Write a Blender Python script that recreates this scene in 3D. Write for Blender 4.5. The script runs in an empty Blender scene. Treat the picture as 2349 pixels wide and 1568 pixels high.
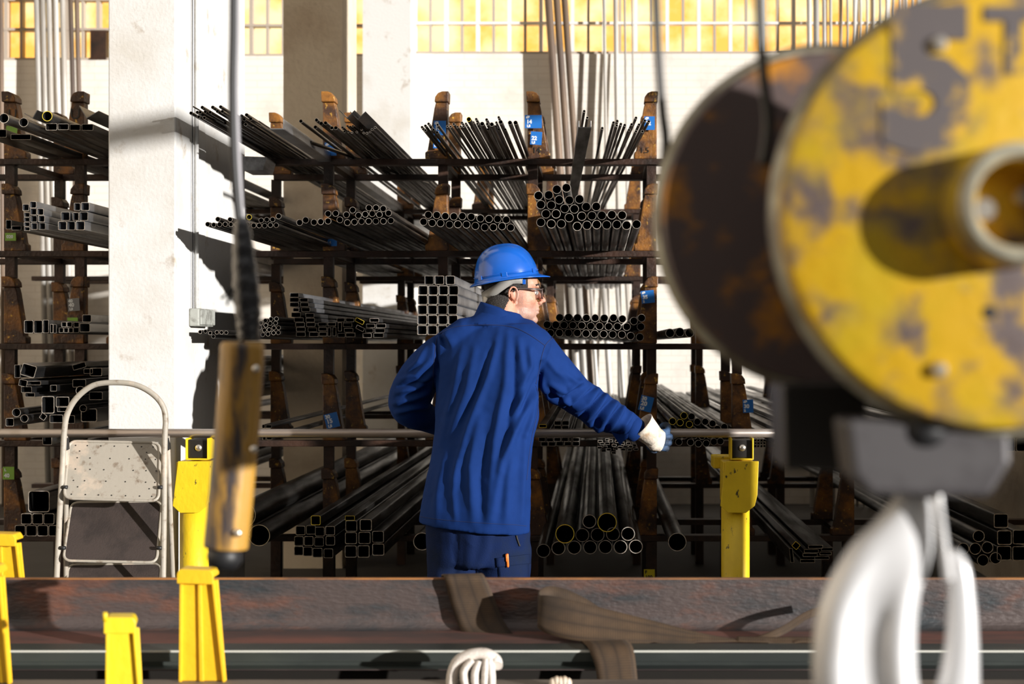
import bpy, bmesh, math, random
from mathutils import Vector, Matrix, Euler, noise
from mathutils.bvhtree import BVHTree
random.seed(7)
R = math.radians
SC = bpy.context.scene
COL = SC.collection

# ------------------------------------------------------------------ camera, world, sun, exposure
W_, H_ = 2349.0, 1568.0
LENS, SENS = 50.0, 36.0
F = W_ * LENS / SENS
CX, CY, EYE = 1370.0, 790.0, 1.40
cam_d = bpy.data.cameras.new('camera')
cam_d.lens = LENS; cam_d.sensor_width = SENS; cam_d.sensor_fit = 'HORIZONTAL'
cam_d.shift_x = -(CX - W_ / 2) / W_
cam_d.shift_y = (CY - H_ / 2) / W_
cam_d.clip_start = 0.05; cam_d.clip_end = 100
cam_d.dof.use_dof = True; cam_d.dof.focus_distance = 5.25; cam_d.dof.aperture_fstop = 3.4
cam = bpy.data.objects.new('camera', cam_d); COL.objects.link(cam)
cam.location = (0, 0, EYE); cam.rotation_euler = (R(90), 0, 0)
SC.camera = cam

world = bpy.data.worlds.new('world'); SC.world = world; world.use_nodes = True
bg = world.node_tree.nodes['Background']
bg.inputs[0].default_value = (1.0, 0.96, 0.92, 1)
_nt = world.node_tree; _tc = _nt.nodes.new('ShaderNodeTexCoord'); _sp = _nt.nodes.new('ShaderNodeSeparateXYZ'); _mr = _nt.nodes.new('ShaderNodeMapRange')
_nt.links.new(_tc.outputs['Generated'], _sp.inputs[0]); _nt.links.new(_sp.outputs['Z'], _mr.inputs['Value'])
_mr.inputs['From Min'].default_value = 0.12; _mr.inputs['From Max'].default_value = 0.75; _mr.inputs['To Min'].default_value = 0.022; _mr.inputs['To Max'].default_value = 0.55
_nt.links.new(_mr.outputs[0], bg.inputs[1])   # overcast light falls through the roof glazing, little comes level

sun_d = bpy.data.lights.new('sun', 'SUN'); sun_d.energy = 7.2; sun_d.angle = R(0.9); sun_d.color = (1.0, 0.965, 0.92)
sun = bpy.data.objects.new('sun', sun_d); COL.objects.link(sun)
SUN = Vector((-0.81, 0.57, -0.14)).normalized()
sun.rotation_euler = SUN.to_track_quat('-Z', 'Y').to_euler()

SC.view_settings.view_transform = 'Standard'
SC.view_settings.look = 'None'
SC.view_settings.gamma = 1.0
SC.view_settings.use_curve_mapping = False
SC.view_settings.exposure = 0.0

# ------------------------------------------------------------------ helpers
def P(px, py, Y):
    return Vector(((px - CX) * Y / F, Y, EYE + (CY - py) * Y / F))

def X_(px, Y): return (px - CX) * Y / F
def Z_(py, Y): return EYE + (CY - py) * Y / F

def mat(name, c1, rough=0.5, metal=0.0, c2=None, scale=8.0, lo=0.45, hi=0.6, bump=0.0, bscale=60.0,
        c3=None, scale3=30.0, lo3=0.55, hi3=0.62, rough2=None, stretch=(1, 1, 1), rnd=0.0, coat=0.0, detail=8.0, spec=None):
    m = bpy.data.materials.new(name); m.use_nodes = True
    nt = m.node_tree; N = nt.nodes; L = nt.links
    b = N['Principled BSDF']
    b.inputs['Metallic'].default_value = metal
    b.inputs['Roughness'].default_value = rough
    if coat: b.inputs['Coat Weight'].default_value = coat
    if spec is not None: b.inputs['Specular IOR Level'].default_value = spec
    tc = N.new('ShaderNodeTexCoord'); mp = N.new('ShaderNodeMapping'); mp.inputs['Scale'].default_value = stretch
    L.new(tc.outputs['Object'], mp.inputs['Vector'])
    vec = mp.outputs['Vector']
    if rnd:
        oi = N.new('ShaderNodeObjectInfo'); ad = N.new('ShaderNodeVectorMath'); ad.operation = 'ADD'
        ml = N.new('ShaderNodeVectorMath'); ml.operation = 'SCALE'; ml.inputs['Scale'].default_value = 37.0
        cb = N.new('ShaderNodeCombineXYZ')
        for k in range(3): L.new(oi.outputs['Random'], cb.inputs[k])
        L.new(cb.outputs[0], ml.inputs[0]); L.new(vec, ad.inputs[0]); L.new(ml.outputs[0], ad.inputs[1]); vec = ad.outputs[0]
    def nz(sc, lo_, hi_, det=detail):
        n = N.new('ShaderNodeTexNoise'); n.inputs['Scale'].default_value = sc; n.inputs['Detail'].default_value = det
        n.inputs['Roughness'].default_value = 0.62
        L.new(vec, n.inputs['Vector'])
        r = N.new('ShaderNodeMapRange'); r.inputs['From Min'].default_value = lo_; r.inputs['From Max'].default_value = hi_
        L.new(n.outputs['Fac'], r.inputs['Value']); return n, r
    col = None
    def rgb(c):
        v = N.new('ShaderNodeRGB'); v.outputs[0].default_value = (*c, 1); return v.outputs[0]
    col = rgb(c1)
    if c2 is not None:
        n, r = nz(scale, lo, hi)
        mx = N.new('ShaderNodeMix'); mx.data_type = 'RGBA'
        L.new(r.outputs[0], mx.inputs['Factor']); L.new(col, mx.inputs['A']); L.new(rgb(c2), mx.inputs['B']); col = mx.outputs['Result']
        if rough2 is not None:
            r2 = N.new('ShaderNodeMapRange'); r2.inputs['To Min'].default_value = rough; r2.inputs['To Max'].default_value = rough2
            L.new(r.outputs[0], r2.inputs['Value']); L.new(r2.outputs[0], b.inputs['Roughness'])
    if c3 is not None:
        n, r = nz(scale3, lo3, hi3)
        mx = N.new('ShaderNodeMix'); mx.data_type = 'RGBA'
        L.new(r.outputs[0], mx.inputs['Factor']); L.new(col, mx.inputs['A']); L.new(rgb(c3), mx.inputs['B']); col = mx.outputs['Result']
    if rnd:
        hv = N.new('ShaderNodeHueSaturation'); mr = N.new('ShaderNodeMapRange')
        mr.inputs['To Min'].default_value = 1 - rnd; mr.inputs['To Max'].default_value = 1 + rnd
        L.new(oi.outputs['Random'], mr.inputs['Value']); L.new(mr.outputs[0], hv.inputs['Value']); L.new(col, hv.inputs['Color']); col = hv.outputs[0]
    L.new(col, b.inputs['Base Color'])
    if bump:
        n = N.new('ShaderNodeTexNoise'); n.inputs['Scale'].default_value = bscale; n.inputs['Detail'].default_value = 6
        L.new(vec, n.inputs['Vector'])
        bp = N.new('ShaderNodeBump'); bp.inputs['Strength'].default_value = bump; bp.inputs['Distance'].default_value = 0.01
        L.new(n.outputs['Fac'], bp.inputs['Height']); L.new(bp.outputs[0], b.inputs['Normal'])
    return m

class MB:
    """collects geometry for one mesh"""
    def __init__(s): s.v = []; s.f = []; s.mi = []; s.sm = []
    def add(s, vs, fs, mi=0, smooth=False):
        o = len(s.v); s.v += [tuple(v) for v in vs]
        for f in fs: s.f.append([i + o for i in f]); s.mi.append(mi); s.sm.append(smooth)
    def box(s, a, b, mi=0, M=None):
        x0, y0, z0 = a; x1, y1, z1 = b
        vs = [Vector(p) for p in ((x0,y0,z0),(x1,y0,z0),(x1,y1,z0),(x0,y1,z0),(x0,y0,z1),(x1,y0,z1),(x1,y1,z1),(x0,y1,z1))]
        if M is not None: vs = [M @ v for v in vs]
        s.add(vs, [(0,3,2,1),(4,5,6,7),(0,1,5,4),(1,2,6,5),(2,3,7,6),(3,0,4,7)], mi)
    def prism(s, pts, y0, y1, mi=0, M=None):
        """pts: (x,z) outline, extruded along y"""
        n = len(pts)
        vs = [Vector((x, y0, z)) for x, z in pts] + [Vector((x, y1, z)) for x, z in pts]
        if M is not None: vs = [M @ v for v in vs]
        fs = [list(range(n)), list(range(2*n-1, n-1, -1))]
        fs += [(i, (i+1) % n + 0, (i+1) % n + n, i + n) for i in range(n)]
        s.add(vs, fs, mi)
    def prismx(s, pts, x0, x1, mi=0):
        """pts: (y,z) outline, extruded along x"""
        n = len(pts)
        vs = [(x0, y, z) for y, z in pts] + [(x1, y, z) for y, z in pts]
        fs = [list(range(n)), list(range(2*n-1, n-1, -1))]
        fs += [(i, (i+1) % n, (i+1) % n + n, i + n) for i in range(n)]
        s.add(vs, fs, mi)
    def tube(s, pts, rad, seg=12, mi=0, cap=True, flat=None, up=None):
        """swept tube; rad scalar or list of r or (ra, rb)"""
        pts = [Vector(p) for p in pts]; n = len(pts)
        if not isinstance(rad, list): rad = [rad] * n
        t = [(pts[min(i+1, n-1)] - pts[max(i-1, 0)]).normalized() for i in range(n)]
        u = Vector(up) if up is not None else (Vector((0,0,1)) if abs(t[0].z) < 0.9 else Vector((0,1,0)))
        rings = []
        for i in range(n):
            if up is not None: u = Vector(up)
            a = (u - t[i] * u.dot(t[i]))
            a = a.normalized() if a.length > 1e-6 else Vector((1,0,0))
            b = t[i].cross(a).normalized(); u = a
            r = rad[i]; ra, rb = r if isinstance(r, (list, tuple)) else (r, r)
            rings.append([pts[i] + a * (math.cos(k*2*math.pi/seg) * ra) + b * (math.sin(k*2*math.pi/seg) * rb) for k in range(seg)])
        vs = [v for ring in rings for v in ring]; fs = []
        for i in range(n-1):
            for k in range(seg):
                k2 = (k+1) % seg
                fs.append((i*seg+k, (i+1)*seg+k, (i+1)*seg+k2, i*seg+k2))
        s.add(vs, fs, mi, True)
        if cap:
            o = len(vs)
            s.add(rings[0], [list(range(seg))], mi); s.add(rings[-1], [list(range(seg-1, -1, -1))], mi)
    def lathe(s, prof, M, seg=48, mi=0, smooth=True):
        """prof: (r, h) pairs; axis = local z of M"""
        vs = [M @ Vector((r*math.cos(a), r*math.sin(a), h)) for r, h in prof for a in [k*2*math.pi/seg for k in range(seg)]]
        fs = []
        for i in range(len(prof)-1):
            for k in range(seg):
                k2 = (k+1) % seg
                fs.append((i*seg+k, i*seg+k2, (i+1)*seg+k2, (i+1)*seg+k))
        s.add(vs, fs, mi, smooth)
    def ellipsoid(s, c, r, M=None, seg=20, rings=12, mi=0):
        vs = []
        for i in range(rings+1):
            th = math.pi * i / rings
            for k in range(seg):
                ph = 2*math.pi*k/seg
                v = Vector((c[0]+r[0]*math.sin(th)*math.cos(ph), c[1]+r[1]*math.sin(th)*math.sin(ph), c[2]+r[2]*math.cos(th)))
                vs.append(M @ v if M is not None else v)
        fs = []
        for i in range(rings):
            for k in range(seg):
                k2 = (k+1) % seg
                fs.append((i*seg+k, (i+1)*seg+k, (i+1)*seg+k2, i*seg+k2))
        s.add(vs, fs, mi, True)
    def hook(s, rows):
        seg = 40; n = len(rows); pts = [P(a, b, c) for a, b, c, *_ in rows]; rings = []
        for i, (a, b, c, w, d, g) in enumerate(rows):
            t = (pts[min(i+1, n-1)] - pts[max(i-1, 0)]).normalized()
            fr = Vector((0, -1, 0)); lat = t.cross(fr).normalized(); W = w*c/F; D = d*c/F; ring = []
            for k in range(seg):
                an = 2*math.pi*k/seg; u = math.copysign(abs(math.cos(an))**0.8, math.cos(an)); v = math.copysign(abs(math.sin(an))**0.75, math.sin(an))
                v *= 1 - g*math.exp(-(u/0.42)**4)
                ring.append(pts[i] + lat*u*W + fr*v*D)
            rings.append(ring)
        s.add([v for r in rings for v in r], [(i*seg+k, (i+1)*seg+k, (i+1)*seg+(k+1)%seg, i*seg+(k+1)%seg) for i in range(n-1) for k in range(seg)], 0, True)
        s.add(rings[0], [list(range(seg))]); s.add(rings[-1], [list(range(seg))])
    def mesh(s, name):
        me = bpy.data.meshes.new(name); me.from_pydata(s.v, [], s.f)
        me.polygons.foreach_set('material_index', s.mi); me.polygons.foreach_set('use_smooth', s.sm)
        bm = bmesh.new(); bm.from_mesh(me); bmesh.ops.remove_doubles(bm, verts=bm.verts, dist=1e-6)
        bmesh.ops.recalc_face_normals(bm, faces=bm.faces); bm.to_mesh(me); bm.free()
        me.update(); return me
    def build(s, name, mats, parent=None, bevel=0.0, seg=2):
        me = s.mesh(name)
        for m in (mats if isinstance(mats, (list, tuple)) else [mats]): me.materials.append(m)
        o = bpy.data.objects.new(name, me); COL.objects.link(o)
        if parent is not None: attach(o, parent)
        if bevel:
            md = o.modifiers.new('edge', 'BEVEL'); md.width = bevel; md.segments = seg; md.limit_method = 'ANGLE'; md.angle_limit = R(35)
        return o

def attach(o, parent):
    o.parent = parent
    o.matrix_parent_inverse = Matrix.Translation(-wloc(parent))

def wloc(o):
    l = Vector(o.location)
    return l if o.parent is None else l

def empty(name, loc, label, cat, group=None):
    o = bpy.data.objects.new(name, None); COL.objects.link(o); o.location = loc; o.empty_display_size = 0.1
    o['label'] = label; o['category'] = cat
    if group: o['group'] = group
    return o
def tag(o, label, cat=None, group=None, kind=None):
    o['label'] = label
    if cat: o['category'] = cat
    if group: o['group'] = group
    if kind: o['kind'] = kind
    return o
def struct(o, label=None):
    o['kind'] = 'structure'
    if label: o['label'] = label
    return o
def smooth_pts(pts, n=6):
    """catmull-rom through tuples of any length"""
    out = []; P_ = [tuple(p) for p in pts]; m = len(P_)
    for i in range(m-1):
        p0 = P_[max(i-1,0)]; p1 = P_[i]; p2 = P_[i+1]; p3 = P_[min(i+2,m-1)]
        for k in range(n):
            t = k/n; t2=t*t; t3=t2*t
            out.append(tuple(0.5*((2*b)+(-a+c)*t+(2*a-5*b+4*c-d)*t2+(-a+3*b-3*c+d)*t3) for a,b,c,d in zip(p0,p1,p2,p3)))
    out.append(P_[-1]); return out
def text(body, size, loc, rot, m, parent, name='number', bold=0.0, align='LEFT', ext=0.0004):
    c = bpy.data.curves.new(name, 'FONT'); c.body = body; c.size = size; c.align_x = align; c.align_y = 'CENTER'
    c.offset = bold; c.extrude = ext; c.materials.append(m); c.resolution_u = 3
    t = bpy.data.objects.new('t', c); COL.objects.link(t)
    dg = bpy.context.evaluated_depsgraph_get()
    me = bpy.data.meshes.new_from_object(t.evaluated_get(dg)); bpy.data.objects.remove(t)
    Mx = Matrix.Translation(loc) @ Euler(rot).to_matrix().to_4x4()
    me.transform(Mx); me.name = name
    if not me.materials: me.materials.append(m)
    o = bpy.data.objects.new(name, me); COL.objects.link(o)
    if parent is not None: attach(o, parent)
    return o

# ------------------------------------------------------------------ materials
M = {}
M['white_plaster'] = mat('white_plaster', (0.66,0.655,0.64), 0.85, c2=(0.55,0.52,0.47), scale=2.6, lo=0.48, hi=0.75, bump=0.2, bscale=70, c3=(0.34,0.26,0.18), scale3=7, lo3=0.60, hi3=0.76)
M['old_plaster'] = mat('old_plaster', (0.74,0.64,0.50), 0.9, c2=(0.55,0.44,0.32), scale=2.6, lo=0.45, hi=0.75, bump=0.5, bscale=30)
M['support'] = mat('support_steel', (0.20,0.165,0.135), 0.6, 0.1, c2=(0.11,0.09,0.08), scale=8, stretch=(0.3,1,1))
M['floor'] = mat('floor_concrete', (0.06,0.055,0.05), 0.8, c2=(0.05,0.045,0.04), scale=1.5, bump=0.2)
M['dark_wall'] = mat('dark_wall', (0.22,0.20,0.18), 0.9)
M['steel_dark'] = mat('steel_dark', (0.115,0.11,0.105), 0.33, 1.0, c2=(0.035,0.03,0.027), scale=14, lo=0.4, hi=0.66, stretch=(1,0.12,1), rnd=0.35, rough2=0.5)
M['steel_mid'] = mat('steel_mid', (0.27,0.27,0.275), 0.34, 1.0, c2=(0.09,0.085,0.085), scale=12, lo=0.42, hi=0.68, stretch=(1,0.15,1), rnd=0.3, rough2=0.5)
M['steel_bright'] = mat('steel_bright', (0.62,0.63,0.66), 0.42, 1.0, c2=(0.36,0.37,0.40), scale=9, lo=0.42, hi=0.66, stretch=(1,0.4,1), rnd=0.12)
M['bright_edge'] = mat('bright_edge', (0.62,0.62,0.56), 0.45, 0.15)
M['cut_end'] = mat('cut_end', (0.50,0.46,0.40), 0.5, 0.6, c2=(0.28,0.22,0.17), scale=60, rnd=0.4)
M['cut_yellow'] = mat('cut_yellow', (0.72,0.55,0.05), 0.5)
M['rust_paint'] = mat('rust_paint', (0.30,0.118,0.016), 0.5, c2=(0.055,0.024,0.012), scale=8, lo=0.36, hi=0.55, bump=0.3, bscale=80, c3=(0.65,0.36,0.05), scale3=40, lo3=0.6, hi3=0.68)
M['rust_dark'] = mat('rust_dark', (0.055,0.026,0.016), 0.5, 0.2, c2=(0.02,0.013,0.010), scale=8, lo=0.4, hi=0.65, bump=0.3)
M['yellow'] = mat('yellow_paint', (0.82,0.50,0.02), 0.42, c2=(0.74,0.42,0.012), scale=6, lo=0.4, hi=0.7, bump=0.12, bscale=90, c3=(0.10,0.07,0.02), scale3=17, lo3=0.70, hi3=0.75)
M['yellow_worn'] = mat('yellow_worn', (0.80,0.56,0.015), 0.45, c2=(0.66,0.44,0.012), scale=5, lo=0.4, hi=0.7, bump=0.15, c3=(0.05,0.04,0.02), scale3=34, lo3=0.645, hi3=0.69, stretch=(1,1,0.6))
M['block_paint'] = mat('block_paint', (0.56,0.33,0.008), 0.45, c2=(0.12,0.09,0.085), scale=19, lo=0.475, hi=0.59, bump=0.15, c3=(0.50,0.34,0.01), scale3=11, lo3=0.45, hi3=0.65, rough2=0.5)
M['block_rust'] = mat('block_rust', (0.10,0.07,0.065), 0.5, 0.2, c2=(0.50,0.20,0.01), scale=12, lo=0.52, hi=0.66)
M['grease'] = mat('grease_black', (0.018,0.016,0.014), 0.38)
M['rim_metal'] = mat('rim_metal', (0.42,0.40,0.31), 0.4, 0.25, c2=(0.16,0.13,0.09), scale=16, lo=0.4, hi=0.6)
M['block_grey'] = mat('block_grey', (0.075,0.07,0.073), 0.5, 0.2, c2=(0.045,0.04,0.043), scale=12)
M['worn_figure'] = mat('worn_figure', (0.09,0.075,0.075), 0.5, c2=(0.56,0.33,0.008), scale=22, lo=0.53, hi=0.62)
M['hook_steel'] = mat('hook_steel', (0.78,0.78,0.79), 0.32, 0.25, c2=(0.60,0.57,0.54), scale=9, lo=0.5, hi=0.75)
M['bolt'] = mat('bolt_steel', (0.75,0.70,0.62), 0.3, 0.9)
M['black'] = mat('black_rubber', (0.012,0.012,0.013), 0.5)
M['pendant'] = mat('pendant_paint', (0.46,0.25,0.045), 0.35, c2=(0.055,0.045,0.045), scale=11, lo=0.49, hi=0.60, stretch=(1.6,1.6,0.35), bump=0.1)
M['tape'] = mat('cable_tape', (0.02,0.02,0.022), 0.22, coat=0.6, bump=0.7, bscale=55)
M['cable'] = mat('cable_grey', (0.05,0.05,0.055), 0.4)
M['cable_white'] = mat('cable_white', (0.33,0.32,0.34), 0.45)
M['ladder'] = mat('ladder_paint', (0.37,0.335,0.28), 0.5, c2=(0.17,0.12,0.08), scale=24, lo=0.55, hi=0.70, bump=0.1, c3=(0.48,0.40,0.32), scale3=7)
M['tread'] = mat('tread_rubber', (0.045,0.032,0.028), 0.75, c2=(0.028,0.02,0.018), scale=9, bump=0.2, bscale=150)
M['beam_rust'] = mat('beam_steel', (0.088,0.068,0.064), 0.52, 0.25, c2=(0.19,0.075,0.045), scale=9, lo=0.50, hi=0.70, bump=0.35, bscale=110, c3=(0.038,0.045,0.050), scale3=6.5, lo3=0.46, hi3=0.60, stretch=(0.45,1,1.3))
M['beam_red'] = mat('beam_red', (0.20,0.085,0.065), 0.6, 0.2, c2=(0.09,0.06,0.055), scale=5, stretch=(0.25,1,1))
M['beam_edge'] = mat('beam_edge_rust', (0.36,0.15,0.04), 0.6, c2=(0.14,0.07,0.04), scale=12, stretch=(0.3,1,1))
M['beam_green'] = mat('beam_grey_green', (0.10,0.115,0.105), 0.36, 0.6, c2=(0.065,0.075,0.072), scale=4, stretch=(0.3,1,1))
M['beam_mauve'] = mat('beam_mauve', (0.15,0.11,0.105), 0.5, 0.4, c2=(0.09,0.065,0.065), scale=8, stretch=(0.3,1,1))
M['strap'] = mat('strap_webbing', (0.105,0.062,0.031), 0.85, c2=(0.038,0.024,0.014), scale=6, lo=0.40, hi=0.66, bump=0.15, bscale=600)
M['sling_white'] = mat('sling_white', (0.72,0.66,0.60), 0.8, c2=(0.5,0.42,0.36), scale=18, lo=0.5, hi=0.72, bump=0.3, bscale=200)
M['label_blue'] = mat('label_blue', (0.02,0.16,0.52), 0.35)
M['label_grey'] = mat('label_grey', (0.20,0.20,0.21), 0.4)
M['label_green'] = mat('label_green', (0.22,0.42,0.05), 0.4)
M['label_yellow'] = mat('label_yellow', (0.68,0.58,0.02), 0.4)
M['print_white'] = mat('print_white', (0.80,0.82,0.84), 0.5)
M['print_black'] = mat('print_black', (0.02,0.018,0.015), 0.6)
M['window_bar'] = mat('window_bar', (0.42,0.36,0.30), 0.7)
M['bar_white'] = mat('bar_white', (0.78,0.77,0.75), 0.6)
M['shirt'] = mat('jacket_cotton', (0.006,0.030,0.150), 0.85, spec=0.12, c2=(0.004,0.023,0.115), scale=6, lo=0.4, hi=0.7, bump=0.05, bscale=260)
M['seam'] = mat('jacket_seam', (0.004,0.016,0.085), 0.85)
M['trousers'] = mat('trousers_cotton', (0.0045,0.0135,0.058), 0.85, spec=0.12, c2=(0.008,0.015,0.038), scale=7, lo=0.45, hi=0.7, bump=0.15, bscale=220)
M['helmet'] = mat('helmet_plastic', (0.008,0.105,0.50), 0.24, c2=(0.006,0.085,0.40), scale=9, lo=0.4, hi=0.7, coat=0.3, c3=(0.16,0.13,0.16), scale3=24, lo3=0.66, hi3=0.74)
M['helmet_band'] = mat('helmet_band', (0.30,0.29,0.27), 0.5)
M['band_light'] = mat('band_light', (0.62,0.58,0.50), 0.5)
M['hair'] = mat('hair', (0.018,0.014,0.012), 0.8, c2=(0.09,0.08,0.075), scale=300, lo=0.50, hi=0.70, bump=0.5, bscale=420)
M['glass_frame'] = mat('glasses_frame', (0.07,0.05,0.045), 0.3)
M['lens'] = mat('glasses_lens', (0.9,0.9,0.9), 0.05)
M['lens'].node_tree.nodes['Principled BSDF'].inputs['Transmission Weight'].default_value = 1.0
M['glove'] = mat('glove_leather', (0.72,0.64,0.54), 0.8, c2=(0.50,0.36,0.24), scale=22, lo=0.48, hi=0.66, bump=0.3)
M['glove_blue'] = mat('glove_blue', (0.035,0.085,0.19), 0.75, c2=(0.02,0.03,0.05), scale=20, bump=0.3)
M['pen'] = mat('pen_orange', (0.85,0.20,0.03), 0.4)
M['boot'] = mat('boot_leather', (0.02,0.018,0.016), 0.5)
M['eye'] = mat('eye_white', (0.7,0.68,0.65), 0.2)
M['pipe_taupe'] = mat('pipe_taupe', (0.46,0.41,0.37), 0.36, 0.55, c2=(0.33,0.28,0.25), scale=5, stretch=(0.2,1,1), bump=0.05)
M['galv'] = mat('galvanised', (0.55,0.53,0.50), 0.6, 0.4, c2=(0.40,0.37,0.33), scale=3, stretch=(4,4,0.3), rnd=0.3)
M['brown_bar'] = mat('brown_bar', (0.17,0.12,0.085), 0.6, 0.3, c2=(0.12,0.09,0.075), scale=4, stretch=(4,4,0.3), rnd=0.3)
M['box_grey'] = mat('junction_grey', (0.34,0.35,0.32), 0.6, c2=(0.20,0.20,0.18), scale=30)

def webbing(m, fine=330.0):
    nt = m.node_tree; N = nt.nodes; L = nt.links; b = N['Principled BSDF']; src = b.inputs['Base Color'].links[0].from_socket
    uv = N.new('ShaderNodeUVMap'); uv.uv_map = 'UVMap'; sp = N.new('ShaderNodeSeparateXYZ'); L.new(uv.outputs[0], sp.inputs[0])
    def wave(sock, freq):
        a = N.new('ShaderNodeMath'); a.operation = 'MULTIPLY'; a.inputs[1].default_value = freq; L.new(sock, a.inputs[0])
        c = N.new('ShaderNodeMath'); c.operation = 'SINE'; L.new(a.outputs[0], c.inputs[0])
        r = N.new('ShaderNodeMapRange'); r.inputs['From Min'].default_value = -1; L.new(c.outputs[0], r.inputs['Value']); return r.outputs[0]
    wv = wave(sp.outputs['Y'], 2*math.pi*170); wu = wave(sp.outputs['X'], 2*math.pi*3.0)
    pu = N.new('ShaderNodeMath'); pu.operation = 'POWER'; pu.inputs[1].default_value = 0.18; L.new(wu, pu.inputs[0])
    mn = N.new('ShaderNodeMath'); mn.operation = 'MULTIPLY_ADD'; mn.inputs[1].default_value = 0.45; mn.inputs[2].default_value = 0.55; L.new(wv, mn.inputs[0])
    mm = N.new('ShaderNodeMath'); mm.operation = 'MULTIPLY'; L.new(mn.outputs[0], mm.inputs[0]); L.new(pu.outputs[0], mm.inputs[1])
    mx = N.new('ShaderNodeMix'); mx.data_type = 'RGBA'; L.new(mm.outputs[0], mx.inputs['Factor']); mx.inputs['A'].default_value = (0.022,0.014,0.009,1)
    L.new(src, mx.inputs['B']); L.new(mx.outputs['Result'], b.inputs['Base Color'])
webbing(M['strap'])
def skin_mat():
    m = mat('skin', (0.60,0.285,0.19), 0.5, c2=(0.50,0.20,0.13), scale=30, lo=0.45, hi=0.7, bump=0.15, bscale=240)
    nt = m.node_tree; N = nt.nodes; L = nt.links; b = N['Principled BSDF']
    b.inputs['Subsurface Weight'].default_value = 0.08
    b.inputs['Subsurface Radius'].default_value = (0.01, 0.004, 0.002)
    src = b.inputs['Base Color'].links[0].from_socket
    at = N.new('ShaderNodeAttribute'); at.attribute_name = 'stubble'
    n = N.new('ShaderNodeTexNoise'); n.inputs['Scale'].default_value = 850
    tc = N.new('ShaderNodeTexCoord'); L.new(tc.outputs['Object'], n.inputs['Vector'])
    r = N.new('ShaderNodeMapRange'); r.inputs['From Min'].default_value = 0.42; r.inputs['From Max'].default_value = 0.58
    L.new(n.outputs['Fac'], r.inputs['Value'])
    mu = N.new('ShaderNodeMath'); mu.operation = 'MULTIPLY'; L.new(r.outputs[0], mu.inputs[0]); L.new(at.outputs['Fac'], mu.inputs[1])
    mx = N.new('ShaderNodeMix'); mx.data_type = 'RGBA'; L.new(mu.outputs[0], mx.inputs['Factor']); L.new(src, mx.inputs['A'])
    mx.inputs['B'].default_value = (0.27,0.23,0.21,1); L.new(mx.outputs['Result'], b.inputs['Base Color'])
    return m
M['skin'] = skin_mat()

def brick_mat(name, c, mortar):
    m = mat(name, c, 0.85, c2=tuple(x*0.78 for x in c), scale=3.0, lo=0.5, hi=0.72, c3=(0.42,0.24,0.14), scale3=11, lo3=0.70, hi3=0.78)
    nt = m.node_tree; N = nt.nodes; L = nt.links; b = N['Principled BSDF']
    src = b.inputs['Base Color'].links[0].from_socket
    tc = N.new('ShaderNodeTexCoord'); mp = N.new('ShaderNodeMapping'); mp.inputs['Rotation'].default_value = (R(90), 0, 0)
    L.new(tc.outputs['Object'], mp.inputs['Vector'])
    bt = N.new('ShaderNodeTexBrick'); bt.inputs['Scale'].default_value = 1.0
    bt.inputs['Brick Width'].default_value = 0.26; bt.inputs['Row Height'].default_value = 0.062; bt.inputs['Mortar Size'].default_value = 0.004
    bt.inputs['Mortar Smooth'].default_value = 0.4
    L.new(mp.outputs[0], bt.inputs['Vector'])
    mx = N.new('ShaderNodeMix'); mx.data_type = 'RGBA'; L.new(bt.outputs['Fac'], mx.inputs['Factor']); L.new(src, mx.inputs['A'])
    mx.inputs['B'].default_value = (*mortar, 1); L.new(mx.outputs['Result'], b.inputs['Base Color'])
    bp = N.new('ShaderNodeBump'); bp.invert = True; bp.inputs['Strength'].default_value = 0.35; bp.inputs['Distance'].default_value = 0.01
    L.new(bt.outputs['Fac'], bp.inputs['Height']); L.new(bp.outputs[0], b.inputs['Normal'])
    return m
M['brick'] = brick_mat('painted_brick', (0.80,0.75,0.68), (0.70,0.64,0.56))

def pane_mat(name):
    m = bpy.data.materials.new(name); m.use_nodes = True; nt = m.node_tree; N = nt.nodes; L = nt.links
    for n in list(N): N.remove(n)
    out = N.new('ShaderNodeOutputMaterial'); em = N.new('ShaderNodeEmission')
    tc = N.new('ShaderNodeTexCoord'); n = N.new('ShaderNodeTexNoise'); n.inputs['Scale'].default_value = 2.6; n.inputs['Detail'].default_value = 4
    L.new(tc.outputs['Object'], n.inputs['Vector'])
    cr = N.new('ShaderNodeValToRGB'); cr.color_ramp.elements[0].position = 0.38; cr.color_ramp.elements[0].color = (1.0,0.48,0.09,1)
    cr.color_ramp.elements[1].position = 0.62; cr.color_ramp.elements[1].color = (1.0,0.80,0.42,1)
    L.new(n.outputs['Fac'], cr.inputs[0]); L.new(cr.outputs[0], em.inputs[0]); em.inputs[1].default_value = 1.6
    L.new(em.outputs[0], out.inputs[0]); return m
M['pane'] = pane_mat('amber_glass')

# ------------------------------------------------------------------ the hall
WY = 12.5
def wall_box(name, a, b, m, label=None):
    mb = MB(); mb.box(a, b); o = mb.build(name, m); struct(o, label); return o
wall_box('floor', (-8, -4, -0.1), (8, 13, 0.0), M['floor'])
WIN = [(X_(-60, WY), X_(470, WY), 3.90), (X_(500, WY), X_(835, WY), 3.935), (X_(950, WY), X_(2330, WY), 3.955)]
WT = 5.4
mb = MB()
mb.box((-8, WY, 0), (8, WY+0.3, 3.90))
xs = -8
for x0, x1, zb in WIN:
    mb.box((xs, WY, 3.90), (x0, WY+0.3, WT)); xs = x1
    if zb > 3.90: mb.box((x0, WY, 3.90), (x1, WY+0.3, zb))
mb.box((xs, WY, 3.90), (8, WY+0.3, WT)); mb.box((-8, WY, WT), (8, WY+0.3, 7.0))
struct(mb.build('wall_back', M['brick']), 'white painted brick wall behind the racks')
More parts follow.
